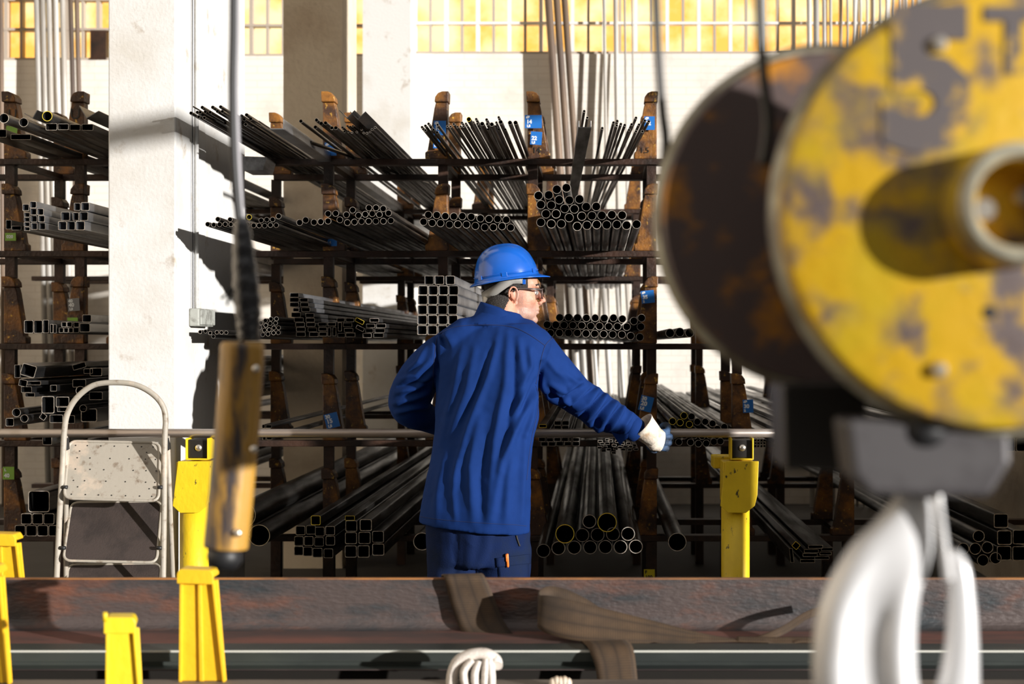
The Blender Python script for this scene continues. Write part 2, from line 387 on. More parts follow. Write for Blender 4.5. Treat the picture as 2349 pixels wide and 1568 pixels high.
for i, (x0, x1, zb) in enumerate(WIN):
    root = empty('window_%d' % (i+1), ((x0+x1)/2, WY, zb), ['amber glazed window strip at the left', 'narrow amber glazed window between the pillars', 'long amber glazed window strip over the white wall'][i], 'window')
    root['kind'] = 'structure'; del root['category']
    pn = MB(); br = MB(); wb = MB()
    pw, ph = 0.138, 0.262
    n = max(1, round((x1-x0)/pw)); pw = (x1-x0)/n; rows = int((WT-zb)/ph)+1
    pn.box((x0, WY+0.09, zb), (x1, WY+0.10, WT))
    for k in range(n+1):
        t = 0.011 if k % 2 else 0.016
        (wb if k % 2 == 0 and i == 2 else br).box((x0+k*pw-t, WY+0.02, zb), (x0+k*pw+t, WY+0.10, WT))
    for r in range(rows):
        z = min(zb + 0.012 + r*ph, WT)
        (wb if i == 2 and r else br).box((x0, WY+0.015, z-0.011), (x1, WY+0.10, z+0.011))
    pn.build('pane', M['pane'], root); br.build('glazing_bar', M['window_bar'], root)
    if wb.v: wb.build('white_glazing_bar', M['bar_white'], root)
    if i == 0:
        dk = MB(); a = X_(207, WY); dk.box((a, WY+0.0, zb), (X_(243, WY), WY+0.08, zb+ph)); dk.build('broken_pane', M['rust_dark'], root)
wall_box('wall_left', (-8.0, -4, 0), (-7.8, WY, 7), M['old_plaster'])
wall_box('ceiling', (-8, 4.2, 7.0), (8, 13, 7.2), M['dark_wall'])
# pillars against the wall
wall_box('wall_pillar_1', (X_(650, 8.9), 8.9, 0), (X_(785, 8.9), 9.43, 7), M['old_plaster'], 'beige plastered pillar between the amber windows')
wall_box('wall_pillar_2', (X_(832, WY-0.35), WY-0.35, 0), (X_(942, WY-0.35), WY, 7), M['white_plaster'], 'white pillar left of the long amber window')
# outside the frame: wall and pillar added to block the sun; runway girder
wall_box('sun_block_wall', (2.35, 4.75, 0), (2.5, 9.6, 2.0), M['old_plaster'])
wall_box('sun_block_pillar', (2.0, 5.85, 0), (2.34, 6.32, 7), M['white_plaster'])
wall_box('wall_beam', (2.65, 0.0, 2.98), (2.80, 9.0, 3.06), M['rust_dark'])

wall_box('sun_block_low', (2.38, 9.61, 0), (2.5, 12.4, 1.08), M['old_plaster'])  # added blocker, keeps sun off the foot of the back wall
# unseen panels added to shade the lower rack, gap keeps the stand lit
wall_box('sun_block_panel_1', (1.76, 3.65, 0), (1.84, 4.15, 1.38), M['old_plaster'])
wall_box('sun_block_panel_4', (1.76, 4.151, 0), (1.84, 4.419, 1.14), M['old_plaster'])
wall_box('sun_block_panel_2', (1.76, 4.42, 0), (1.84, 4.56, 1.95), M['old_plaster'])
wall_box('sun_block_panel_3', (1.76, 4.75, 0), (1.84, 5.75, 1.80), M['old_plaster'])

# the big white column
CYF, CYB = 5.6, 6.72
cx0, cx1 = X_(248, CYF), X_(403, CYF)
col_root = MB()
col_root.box((cx0, CYF, 0), (cx1, 6.03, 7))
colm = col_root.build('wall_column', M['white_plaster'], bevel=0.006); struct(colm, 'white plastered square column behind the step stool')
mb = MB(); mb.box((cx0, 6.036, 0), (cx1-0.004, CYB, 7)); struct(mb.build('wall_pier', M['white_plaster'], bevel=0.006), 'white wall pier behind the square column')

# junction box and conduit on the column
jr = empty('junction_box', (cx1, 5.86, 1.53), 'grey junction box on the side of the white column', 'junction box')
yb0, yb1 = 5.78, 6.0
mb = MB(); z0, z1 = Z_(748, 5.8), Z_(707, 5.8)
mb.box((cx1, yb0, z0), (cx1+0.042, yb1, z1)); mb.build('housing', M['box_grey'], jr, bevel=0.006)
mb = MB(); mb.box((cx1+0.042, yb0+0.006, z0+0.006), (cx1+0.05, yb1-0.006, z1-0.006)); mb.build('lid', M['box_grey'], jr, bevel=0.003)
mb = MB(); mb.tube([(cx1+0.008, 5.81, z1-0.01), (cx1+0.008, 5.81, 2.0), (cx1+0.006, 5.812, 2.3), (cx1+0.008, 5.81, 6.9)], 0.0022, 8); tag(mb.build('conduit_cable', M['cable']), 'thin dark cable running down the white column to the junction box', 'cable')
mb = MB(); mb.tube([(cx1+0.010, 5.86, z1-0.02), (cx1+0.010, 5.86, 6.9)], 0.008, 10); tag(mb.build('conduit_pipe', M['white_plaster']), 'white painted conduit up the side of the white column', 'conduit')

# ------------------------------------------------------------------ racks
LV = [0.515, 0.955, 1.405, 1.835, 2.262]      # shelf tops
ROWS = [6.6, 7.2, 9.05, 9.5]
SH = 0.31
def stanchion(mb, x, y, z, s, t=0.06, capmb=None):
    """one side vertical at x, the other sloping; s=+1 slopes out to +x"""
    o = [(0,0),(0.105,0),(0.105,0.03),(0.094,0.036),(0.082,0.11),(0.062,0.235),(0.055,0.262)]
    pts = [(x + s*a, z + b) for a, b in o] + [(x, z+0.262)]
    mb.prism(pts, y, y+t)
    # folded cap with an overhanging lip
    c = [(-0.004,0.262),(0.060,0.262),(0.057,0.285),(0.044,0.303),(0.025,0.311),(-0.006,0.311)]
    (capmb or mb).prism([(x + s*a, z + b) for a, b in c], y-0.014, y+t+0.01)
def rack(name, label, posts, x0, x1, rows, levels, first_y=None, mat_top='rust_paint'):
    root = empty(name, ((x0+x1)/2, rows[0], 0), label, 'rack')
    for ri, y in enumerate(rows):
        for (x, s) in posts:
            if x == -1.655 and ri != 1: continue
            if ri == 0 and x < cx1 + 0.09 and x > cx0 - 0.15: continue
            for li, z in enumerate(levels):
                m = M['rust_paint']
                mb = MB(); stanchion(mb, x, y, z, s); mb.build('stanchion', m, root, bevel=0.004)
                zz = levels[li+1] - 0.026 if li+1 < len(levels) else None
                if zz:
                    st = MB(); st.box((min(x+s*0.002, x+s*0.046), y+0.012, z+0.305), (max(x+s*0.002, x+s*0.046), y+0.05, zz)); st.build('stub_post', M['rust_dark'], root)
            st = MB(); st.box((min(x, x+s*0.05), y+0.005, 0), (max(x, x+s*0.05), y+0.055, levels[0]-0.03)); st.build('foot_post', M['rust_dark'], root)
        for z in levels:
            mb = MB(); mb.box((max(x0, -1.588) if y > 9 and x0 > -2 else x0, y-0.004, z-0.028), (x1, y+0.064, z), 0); mb.build('crossbeam', M['rust_dark'], root, bevel=0.003)
    for (x, s) in posts:
        for z in levels:
            for a, b in ((rows[0], rows[1]), (rows[2], rows[3])):
                if x == -1.655: continue
                if x < cx1 + 0.09 and x > cx0 - 0.15 and a < 7: continue
                mb = MB(); mb.box((min(x+s*0.01, x+s*0.05), a+0.066, z-0.026), (max(x+s*0.01, x+s*0.05), b-0.006, z-0.002)); mb.build('side_rail', M['rust_dark'], root)
    return root
PA, PB, PC, PD, PF, PG = X_(740,6.6), X_(1027,6.6), X_(1210,6.6), X_(1507,6.6), X_(1680,6.6), X_(1960,6.6)
main = rack('pipe_rack', 'rusty orange steel pipe rack in front of the worker, stacked with tubes', [(PA,1),(PB,-1),(PC,1),(PD,-1),(PF,1),(PG,-1),(-1.655,1)], X_(560,6.6), 2.2, ROWS, LV)
left = rack('pipe_rack', 'dark rack with yellowed posts at the left behind the white column', [(X_(8,6.6),1),(X_(192,6.6),-1)], -3.6, cx0-0.02, ROWS, LV)
mb = MB(); mb.prism([(X_(557,6.4), Z_(390,6.4)), (X_(603,6.4), Z_(390,6.4)), (X_(612,6.4), Z_(360,6.4)), (X_(557,6.4), Z_(358,6.4))], 6.4, 6.59); mb.build('end_plate', M['steel_mid'], main)

def plate(px0, py0, px1, py1, Y, lines, m='label_blue', rot=0.0, parent=main, ink='print_white', glossy=False):
    cx, cz = X_((px0+px1)/2, Y), Z_((py0+py1)/2, Y)
    w, h = abs(px1-px0)*Y/F, abs(py1-py0)*Y/F
    Mx = Matrix.Translation((cx, Y, cz)) @ Matrix.Rotation(rot, 4, 'Y')
    mb = MB(); mb.box((-w/2, -0.003, -h/2), (w/2, 0, h/2), M=Mx)
    pl = mb.build('size_plate', M[m], parent)
    n = len(lines); 
    for k, (tx, sz, ox, oz) in enumerate(lines):
        if not tx: continue
        p = Mx @ Vector((-w/2 + ox*w, -0.0036, h/2 - oz*h))
        text(tx, sz*h*0.92, p, (Matrix.Rotation(rot, 4, 'Y') @ Matrix.Rotation(R(90), 4, 'X')).to_euler(), M[ink], pl, 'size_print', bold=0.0012*h/0.06)
    return pl
YB = 6.58
D3 = lambda a, b, c: [(a, .36, .08, .2), (b, .44, .1, .52), (c, .26, .1, .84)]
plate(745, 327, 772, 357, YB, D3('Ø', '20', '1,5'))
plate(745, 549, 773, 564, YB, [('1,5', .55, .2, .5)])
plate(995, 277, 1023, 310, YB, D3('Ø', '16', '1,5'))
plate(994, 318, 1010, 340, YB, [('1,5', .3, .1, .75)])
plate(1204, 264, 1243, 294, YB-0.01, D3('Ø', '14', '1,5'))
plate(1217, 302, 1243, 332, YB-0.01, D3('', '22', '1,5'), rot=R(4))
plate(1478, 267, 1502, 298, YB, D3('Ø', '12', ''))
plate(1471, 666, 1501, 695, YB, D3('Ø', '35', '2'), rot=R(-6))
plate(1467, 908, 1497, 943, YB, D3('30', '20', '1,5'), rot=R(14))
plate(1704, 916, 1728, 946, YB, D3('Ø', '30', '2'), rot=R(-2))
plate(746, 947, 777, 981, YB, D3('30', '15', '1,5'), rot=R(-14))
plate(1477, 1305, 1502, 1331, YB, [('F', .4, .1, .25), ('100', .46, .12, .7)], 'label_yellow', ink='print_black')
plate(156, 684, 183, 713, YB, D3('40', '40', '1,5'), 'label_grey', rot=R(-4), parent=left)
plate(12, 534, 37, 552, YB, [('020', .6, .15, .5)], 'label_green', parent=left)
plate(155, 728, 179, 740, YB, [('', .5, .1, .5)], 'label_green', parent=left)
plate(14, 290, 40, 308, YB, [('', .5, .1, .5)], 'label_green', rot=R(8), parent=left)
plate(7, 1070, 33, 1099, YB, [('L', .3, .15, .25), ('40', .46, .12, .7)], 'label_green', parent=left)
for tx, px, py, pr, sz in (('14', 1221, 345, main, 0.04), ('1,5', 1468, 345, main, 0.036), ('U', 160, 262, left, 0.07), ('U', 18, 262, left, 0.06)):
    text(tx, sz, P(px, py, 6.597), (R(90), 0, 0), M['print_black'], pr, 'stencil', bold=0.0)

# ------------------------------------------------------------------ tubes
_cache = {}
TL = 5.9
def ring_pts(kind, w, h, seg):
    if kind == 'r': return [(w/2*math.cos(k*2*math.pi/seg), w/2*math.sin(k*2*math.pi/seg)) for k in range(seg)]
    c = min(w, h)*0.13; out = []
    for sx, sz, a0 in ((1,1,0),(-1,1,90),(-1,-1,180),(1,-1,270)):
        for k in range(4):
            a = R(a0 + k*30); out.append((sx*(w/2-c)+c*math.cos(a), sz*(h/2-c)+c*math.sin(a)))
    return out
def tube_mesh(kind, w, h, wall, L, mname, ename):
    w = round(w, 3); h = round(h, 3)
    key = (kind, w, h, round(wall,4), L, mname, ename)
    if key in _cache: return _cache[key]
    seg = 28 if w > 0.03 else 18
    o = ring_pts(kind, w, h, seg); i = ring_pts(kind, w-2*wall, h-2*wall, seg); n = len(o)
    mb = MB()
    V = [(x,0,z) for x,z in o]+[(x,L,z) for x,z in o]+[(x,0,z) for x,z in i]+[(x,L,z) for x,z in i]
    sm = True
    mb.add(V, [(k,(k+1)%n,(k+1)%n+n,k+n) for k in range(n)] + [(k+2*n,k+3*n,(k+1)%n+3*n,(k+1)%n+2*n) for k in range(n)], 0, sm)
    mb.add(V, [(k,k+2*n,(k+1)%n+2*n,(k+1)%n) for k in range(n)], 1, False)
    mb.add(V, [(k+n,(k+1)%n+n,(k+1)%n+3*n,k+3*n) for k in range(n)], 1, False)
    me = mb.mesh('tube')
    me.materials.append(M[mname]); me.materials.append(M[ename])
    bm = bmesh.new(); bm.from_mesh(me)
    for e in bm.edges:
        if len(e.link_faces) == 2 and e.calc_face_angle(0) > R(50): e.smooth = False
    bm.to_mesh(me); bm.free()
    _cache[key] = me; return me
NAMES = {'r': 'round_tube', 's': 'square_tube', 'q': 'rectangular_tube'}
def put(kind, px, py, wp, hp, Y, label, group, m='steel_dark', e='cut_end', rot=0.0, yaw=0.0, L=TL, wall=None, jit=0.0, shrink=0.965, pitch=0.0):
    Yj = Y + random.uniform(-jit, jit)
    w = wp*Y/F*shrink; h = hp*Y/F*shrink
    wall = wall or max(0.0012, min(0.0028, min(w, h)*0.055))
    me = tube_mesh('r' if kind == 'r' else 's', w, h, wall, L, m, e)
    nm = NAMES['r' if kind == 'r' else ('s' if abs(w-h) < 0.2*w else 'q')]
    o = bpy.data.objects.new(nm, me); COL.objects.link(o)
    o.location = P(px, py, Yj) if not jit else Vector((X_(px, Y), Yj, Z_(py, Y)))
    o.rotation_euler = (pitch, rot, yaw)
    tag(o, label, 'steel tube', group)
    return o
ORD = 'first second third fourth fifth sixth seventh eighth ninth tenth eleventh twelfth thirteenth fourteenth fifteenth sixteenth seventeenth eighteenth nineteenth twentieth'.split()
def places(items, kind):
    hs = [(2*it[2] if kind == 'r' else it[3]) for it in items]; h = sum(hs)/len(hs)
    idx = sorted(range(len(items)), key=lambda i: items[i][1]); rows = [[idx[0]]]
    for i in idx[1:]:
        m = sum(items[j][1] for j in rows[-1])/len(rows[-1])
        if items[i][1] - m > 0.55*h: rows.append([i])
        else: rows[-1].append(i)
    out = {}
    for r, row in enumerate(rows):
        row.sort(key=lambda i: items[i][0]); n = len(row)
        for c, i in enumerate(row):
            k = c if c <= (n-1)/2 else n-1-c; side = 'left' if c <= (n-1)/2 else 'right'
            o = ('%s from %s' % (ORD[k], side)) if k else side + 'most'
            if n == 1: o = ''
            rw = '' if len(rows) == 1 else ('top row' if r == 0 else ('bottom row' if r == len(rows)-1 else ORD[r] + ' row'))
            out[i] = ', ' + ' '.join(x for x in (rw, o) if x)
    return out
def grp(kind, zoom, items, Y, label, group, yl=None, **kw):
    ox, oy, sc = zoom
    # the lowest tube of a bundle rests on its shelf
    bot = max(oy + (it[1] + (it[2] if kind == 'r' else it[3]/2))/sc for it in items)
    for lv in (LV[4], LV[3]):
        zb_ = Z_(bot, Y)
        if lv - 0.06 < zb_ < lv + 0.0008: Y = (lv + 0.001 - EYE)*F/(CY - bot)
    pl_ = places(items, kind) if len(items) > 1 else {0: ''}
    for ii, it in enumerate(items):
        if kind == 'r': x, y, r = it[:3]; w = h = 2*r/sc
        else: x, y, w, h = it[:4]; w /= sc; h /= sc
        ex = it[-1] if isinstance(it[-1], dict) else {}
        k = dict(kw); k.update(ex)
        fn = k.pop('fan', None)
        if fn: k['yaw'] = R(fn[2] + (fn[3]-fn[2])*(x-fn[0])/(fn[1]-fn[0]))
        lb = k.pop('lb', label) + pl_[ii]; g = k.pop('g', group)
        if len(lb.replace(',', ' ').split()) > 16: print('LONG', lb)
        put(kind, ox + x/sc, oy + y/sc, w, h, k.pop('Y', Y), lb, g, **k)
YE = {'e': 'cut_yellow'}
def ye(lb): return {'e': 'cut_yellow', 'lb': lb, 'g': None}
def rr(l, r): return [(x, y, r) for x, y in l]
Z5 = (420, 180, 3.137); Z6 = (940, 180, 3.137); Z7 = (550, 600, 3.484); Z8 = (550, 950, 3.92)
Z1 = (0, 0, 3.137); Z2 = (0, 400, 3.137); Z3 = (0, 850, 3.137)
Q1 = (1200, 880, 3.337); Q2 = (1220, 620, 3.564); Q7 = (1700, 1000, 2.761)
# top shelf
g='thin tubes at the left end of the top shelf'; lb='thin dark tube at the column end, top shelf'
grp('r', Z5, [(75,203,6)]+rr([(57,249),(138,208),(103,243),(123,243),(160,238),(112,275),(153,283),(195,243),(213,207),(247,235),(270,204),(282,237)],12.5), 5.37, lb, g)
grp('r', Z5, rr([(236,292),(272,289),(304,320),(330,262),(338,300),(366,300),(375,262),(370,335)],12.5), 5.6, 'thin dark tube behind the first bunch at the column end', 'second bunch at the left end of the top shelf')
g='tubes beside the wide channel on the top shelf'; lb='dark tube just left of the wide bare channel'
grp('r', Z5, rr([(457,262),(487,290),(440,294),(412,300),(420,270),(405,335),(450,330)],13.5), 5.55, lb, g)
grp('r', Z5, rr([(474,340),(487,324),(503,352),(519,322),(547,308),(560,340)],6), 5.7, 'pencil-thin rod just left of the wide channel', 'rods beside the wide channel')
g='tubes right of the first orange post on the top shelf'; lb='dark tube before the leftmost orange top post'
grp('r', Z5, rr([(848,307),(960,298),(994,323),(1025,320),(952,350),(1070,356),(1099,356)],13.5), 5.42, lb, g)
grp('r', Z5, [(915,458,13.5)], 6.1, 'lone steel tube lying crosswise over the twenty millimetre size plate', None, yaw=R(-11.5), L=1.6)
grp('r', Z5, [(1147,352,9),(1162,382,9),(1183,342,8),(1204,347,8),(1222,342,8),(1247,346,8),(1268,354,8),(1285,366,8),(1307,346,8),(1323,393,9),(1360,367,9),(1382,352,9),(1345,385,8),(1300,392,8),(1250,385,8),(1215,388,8),(1190,382,8)], 5.5, 'slim tube below the two angle irons', 'slim tubes below the angle irons')
g='fanned tubes left of the second top post'
grp('r', Z6, rr([(88,350),(112,340),(135,326),(112,372),(151,350),(170,368),(196,388),(200,333)],11), 5.45, 'thin tube poking past the sixteen millimetre plate', 'tubes by the sixteen millimetre plate')
lb='slim dark tube, middle bay of the top shelf'; g='slim tubes in the middle bay of the top shelf'
grp('r', Z6, [(270,344,9),(294,346,9),(317,328,10),(343,348,9),(366,344,9),(376,318,9),(386,344,9),(404,325,9),(457,316,10),(478,292,10),(487,326,10),(553,296,11),(558,327,11),(563,366,10),(623,316,9),(618,344,10),(640,279,10),(686,367,10),(420,350,9),(445,350,9),(505,360,9),(530,362,9),(600,368,9),(640,366,9),(470,358,9)], 5.5, lb, g)
grp('r', Z6, rr([(521,326),(590,330),(654,313),(721,318),(761,318)],16), 5.5, 'thicker open tube among the slim ones, top shelf', 'thicker tubes in the middle bay of the top shelf')
grp('r', Z6, [(425,293,17)], 5.5, 'thick tube with yellow painted rim on the top shelf', None, e='cut_yellow')
grp('r', Z6, rr([(1255,235),(1278,282)],11), 5.2, 'thin tube lying in the dark upright channel on the top shelf', 'tubes in the dark channel', yaw=R(2.0))
grp('r', Z6, rr([(1385,357),(1466,317),(1493,306),(1489,338),(1519,328),(1547,335),(1578,370),(1597,330),(1628,283),(1628,380),(1650,332),(1674,380),(1691,303),(1720,308)],11), 5.45, 'slim tube in the right bay, top shelf', 'slim tubes in the right bay of the top shelf', fan=(1385, 1720, 1.5, 2.7))
# second shelf
lb='steel tube at the column end of the second shelf'; g='tubes at the column end of the second shelf'
grp('r', Z5, rr([(177,1048),(220,1052),(250,1012),(262,1050),(303,1048),(338,1014),(345,1050),(385,1050),(425,1050)],18), 5.5, lb, g)
grp('r', Z5, [(475,997,20)], 5.5, 'tube with yellow rim at the column end of the second shelf', None, e='cut_yellow')
grp('r', Z5, rr([(508,1057),(547,1057),(562,1020),(602,1015),(587,1058),(628,1054),(644,1014),(670,1055),(465,1050)],19)+[(687,990,21)], 5.5, 'tube left of the orange post, second shelf', 'tubes left of the orange post on the second shelf')
grp('r', Z5, rr([(838,1036),(882,1018),(942,1034),(990,1030),(1043,972),(1043,1025),(1098,970),(1128,1016),(1175,980),(1182,1036),(1220,946),(1233,1032),(1262,984),(1284,1028),(1311,976),(1337,930),(1335,1026),(1361,972),(1388,930),(1387,1026),(1412,978),(1441,1026),(1440,936),(1478,968),(1495,1022)],24.5), 5.5, 'dark open tube, left bay of second shelf', 'open tubes in the left bay of the second shelf', shrink=.95)
grp('r', Z6, rr([(133,980),(194,982),(255,990),(317,992),(378,990),(442,995),(508,1006),(570,1010),(632,1010),(694,1016),(99,1030),(161,1038),(221,1040),(286,1050),(346,1048),(408,1050),(472,1060),(540,1070),(601,1070),(664,1062),(726,1072)],29), 5.5, 'dark open tube, middle bay of second shelf', 'open tubes in the middle bay of the second shelf', shrink=.95)
grp('r', Z6, rr([(943,1034),(1018,1045),(1090,1045),(1205,1063),(1275,1055),(1345,1050),(1417,1052),(1490,1050),(1560,1055),(1632,1048),(980,973),(1053,973),(1147,1000),(1238,990),(1311,987),(1382,985),(1454,980),(1528,983),(943,907),(1018,911),(1115,935),(1184,938),(1270,922),(1342,920),(926,842),(1000,838),(1075,872),(1148,875),(1221,868),(1058,797),(1127,786)],34), 5.5, 'tube in the tall pile above the helmet', 'tall pile of tubes above the helmet', m='steel_mid', shrink=.95)
# third shelf
grp('r', Z7, rr([(170,488),(205,470),(250,457),(293,456),(208,508),(243,493),(286,490),(160,525),(197,546),(235,543),(310,527),(272,528),(183,582),(225,578),(270,568),(308,566)],18.5), 5.8, 'small tube left of the flat rectangular tubes', 'small tubes behind the hanging control')
grp('r', Z2, rr([(1440,1132),(1478,1128),(1512,1140),(1535,1165),(1560,1135),(1594,1136),(1628,1137)],15), 5.75, 'small tube sticking out below the junction box', 'small tubes below the junction box')
kq = [(436,266,74,36),(436,304,74,36),(436,343,74,36),(512,305,68,32),(517,343,68,34),(527,382,70,34),(450,424,76,38),(560,428,70,34),(472,464,76,36),(563,466,72,34),(482,502,76,34),(568,502,72,34),(488,540,76,34),(488,580,76,36),(580,543,74,34),(592,580,74,38),(660,500,68,30),(663,538,68,32),(666,578,62,34),(735,500,66,30),(716,560,28,72),(756,558,28,72),(807,465,64,32),(880,465,68,32),(800,520,30,72),(862,504,74,34),(870,547,74,34),(812,587,62,34),(885,585,78,34),(1075,468,76,32),(1045,512,72,32),(1128,512,82,34),(1035,550,66,34),(1118,550,84,34),(1018,589,72,36),(1108,588,84,36),(450,384,50,30)]
kq = [t + (dict(([('m', 'steel_bright')] if t[1] < 400 else [])),) for t in kq]  # upper tubes get a brighter steel to stand in for sunlit tops
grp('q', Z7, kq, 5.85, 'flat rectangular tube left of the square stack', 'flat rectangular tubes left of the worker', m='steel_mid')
grp('q', Z7, [(958,474,74,34),], 5.85, 'tilted rectangular tube with a yellow rim on the third shelf', None, e='cut_yellow', rot=R(27))
grp('q', Z7, [(962,532,70,32),], 5.85, 'tilted rectangular tube wedged under the yellow rimmed one', None, rot=R(27))
lq = [(1513,147,76,74),(1594,147,78,74),(1682,147,74,74)]
for y, xs in ((228,(1464,1545,1628,1708)),(305,(1462,1542,1623,1706)),(384,(1459,1539,1619,1700)),(464,(1458,1541,1622,1704)),(546,(1457,1538,1620,1702))):
    lq += [(x, y, 79, 77) for x in xs]
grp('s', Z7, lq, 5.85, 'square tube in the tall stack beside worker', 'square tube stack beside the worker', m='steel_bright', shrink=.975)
grp('r', Q2, rr([(228,385),(300,383),(374,387),(446,388),(518,388),(592,390),(668,388),(740,396),(834,413),(897,388),(125,443),(196,445),(263,447),(335,448),(408,450),(482,455),(553,455),(628,458),(700,458),(776,460),(891,460),(152,512),(225,510),(299,510),(372,510),(443,515),(514,518),(587,520),(660,523),(736,524),(808,535),(883,545)],34), 5.9, 'open tube stacked below the thirty-five plate', 'three rows of open tubes right of the face', m='steel_mid', shrink=.95)
grp('r', Q2, rr([(1130,512),(1210,505),(1290,510)],39), 5.9, 'tube on the third shelf beside the yellow pulley', 'tubes beside the pulley')
# fourth shelf
grp('q', Q1, [(265,300,56,34),(325,300,54,34),(265,334,56,30),(322,334,54,30),(262,425,54,30),(145,425,54,30),(205,427,54,28),(320,425,54,30),(360,424,20,30),(405,426,54,28),(163,460,56,34),(221,460,56,34),(281,458,56,34),(343,458,56,34),(405,458,56,34)], 5.9, 'flat rectangular tube behind the right elbow', 'rectangular tubes behind the elbow', m='steel_mid')
grp('q', Q1, [(150,322,60,26)], 5.9, 'rectangular tube with yellow rim behind the elbow', None, e='cut_yellow')
oq=[(645,428),(605,458),(645,456),(586,487),(628,484),(617,512),(656,503),(697,470),(693,527),(708,497),(742,485),(783,480),(767,503),(807,455),(824,478),(817,504),(864,500),(590,440),(668,436),(720,440),(760,455),(850,470)]
grp('q', Q1, [(x,y,36,19) for x,y in oq], 5.9, 'very small rectangular tube below the forearm', 'very small rectangular tubes below the forearm')
grp('r', Q1, [(1144,286,29),(1202,296,28),(1231,243,29),(1273,310,28)], 5.9, 'yellow rimmed tube right of the glove', 'yellow rimmed tubes right of the glove', e='cut_yellow')
grp('r', Q1, rr([(1289,250),(1333,290),(1394,290),(1450,303),(1487,345),(1540,330),(1120,440),(1192,445),(1282,447),(1342,457),(1402,455),(1460,443),(1235,395),(1310,395),(1370,400),(1430,395),(1510,440),(1160,390)],29), 5.9, 'grey rimmed tube right of the glove', 'grey rimmed tubes right of the glove')
grp('s', Q1, [(1755+23*i, 432+22*j, 22, 21) for i in range(5) for j in range(3)], 5.95, 'tiny square tube behind the right stand bracket', 'tiny square tubes behind the right stand', shrink=.93)
grp('q', Z8, [(215,108,30,34),(262,108,50,30),(265,214,52,30),(220,214,30,34)], 5.95, 'rectangular tube end beside the hanging control', 'rectangular tubes beside the hanging control')
# bottom shelf
grp('r', Q1, [(320,1147,75)], 5.85, 'large pipe with a yellow rim, lower left of the bottom shelf pair', None, e='cut_yellow')
grp('r', Q1, [(643,1060,76)], 5.85, 'large pipe with a yellow rim topmost in the bottom shelf pile', None, e='cut_yellow')
grp('r', Q1, rr([(507,1052),(453,1157),(570,1155),(688,1150),(803,1147),(155,1277),(270,1257),(391,1252),(513,1250),(630,1248),(745,1248),(863,1245)],55), 5.87, 'grey medium pipe low right of the trousers', 'medium pipes on the bottom shelf')
grp('r', Q1, [(1180,1210,73)], 5.8, 'lone large pipe left of the right yellow roller stand', None)
grp('r', Z8, [(1640,1142,83)], 5.9, 'pipe end peeping out left of the worker\'s trousers', None)
grp('r', Z8, [(175,1087,100),(30,905,118),(-40,1087,98)], 5.8, 'wide dark pipe behind the hanging control', 'wide dark pipes behind the hanging control')
grp('s', Z8, [(546,1043,88,86),(640,1038,88,84),(720,1053,88,88),(812,1045,88,84),(532,1138,86,88),(620,1138,86,88),(713,1145,88,86),(814,1135,86,86),(530,1226,86,86),(612,1232,84,86),(699,1243,90,88),(797,1248,88,88)], 5.85, 'square tube, left block of the bottom shelf', 'left block of square tubes on the bottom shelf')
grp('s', Z8, [(683,952,88,88)], 5.85, 'yellow rimmed square tube on top of the left block', None, e='cut_yellow')
grp('q', Z8, [(990,932,88,44)], 5.85, 'flat yellow rimmed tube on top of the right block', None, e='cut_yellow')
grp('s', Z8, [(1003,1003,108,104),(1133,995,110,108),(1000,1112,112,108),(1122,1110,112,110),(1243,1100,108,108),(998,1232,110,112),(1113,1232,112,114),(1245,1215,110,110)], 5.85, 'square tube, right block of the bottom shelf', 'right block of square tubes on the bottom shelf')
grp('q', Q7, [(472,700,96,22),(445,727,96,22),(437,752,96,22),(421,790,96,22),(545,715,76,20),(535,742,76,20),(512,770,96,20)], 5.85, 'flat bar tube low behind the hook', 'flat tubes low behind the hook')
grp('q', Q7, [(320,755,22,94)], 5.85, 'flat tube standing on its narrow edge right of the yellow stand', None, rot=R(-6))
grp('s', Q7, [(348,692,42,42)], 5.85, 'small square tube with yellow rim turned on its corner', None, e='cut_yellow', rot=R(40))
grp('r', Q7, rr([(1505,632),(1407,712),(1483,712),(1560,704),(1532,786),(1612,772),(1300,700)],39), 5.85, 'thin walled pipe low behind the hook', 'pipes low behind the hook')
grp('s', Q7, [(1646,535,94,92),(1668,642,94,94),(1766,638,94,94),(1666,740,94,94),(1764,742,94,94)], 5.85, 'big square tube low at the right edge', 'big square tubes at the right edge')
grp('s', (0,0,1), [(2315+30*i, 985+34*j, 29, 33) for i in range(3) for j in range(2)], 5.85, 'square tube at the right edge, fourth shelf', 'square tubes at the right edge of the fourth shelf')
# long flats filling the right bays
for i in range(12):
    put('q', 1790+i*34+random.uniform(-5,5), 1012+random.uniform(-1,1)-(i%3)*13, 30, 12, 5.9, 'dark flat tube on the fourth shelf behind the pulley block, %s from left' % ORD[i], 'dark flat tubes behind the pulley block')
# left rack
grp('r', Z1, [(28,850,38),(170,880,35)], 5.6, 'wide pipe on the top shelf of the left rack', 'wide pipes on the left rack top shelf', m='steel_mid')
grp('r', Z1, [(340,835,38)], 5.7, 'wide pipe with yellow rim on the left rack top shelf', None, e='cut_yellow', m='steel_mid')
grp('q', Z1, [(370,912,84,52),(455,912,80,46),(540,916,80,44),(630,915,84,48)], 5.75, 'dark rectangular tube under the yellow rimmed pipe', 'dark rectangular tubes on the left rack top shelf')
grp('q', Z1, [(-30,960,160,60),(150,985,150,40)], 6.0, 'brown flat section below the pipes on the left rack', 'brown flat sections on the left rack')
lb='square tube left of the white column'
grp('s', Z2, [(185,237,50,50),(238,217,50,50),(240,267,50,50),(290,268,50,50),(193,290,44,34),(193,324,44,32),(193,358,44,32),(195,391,44,28),(243,318,50,50),(298,318,50,50),(245,372,50,52),(303,372,50,52)], 5.6, lb, 'square tubes on the left rack second shelf', m='steel_bright')
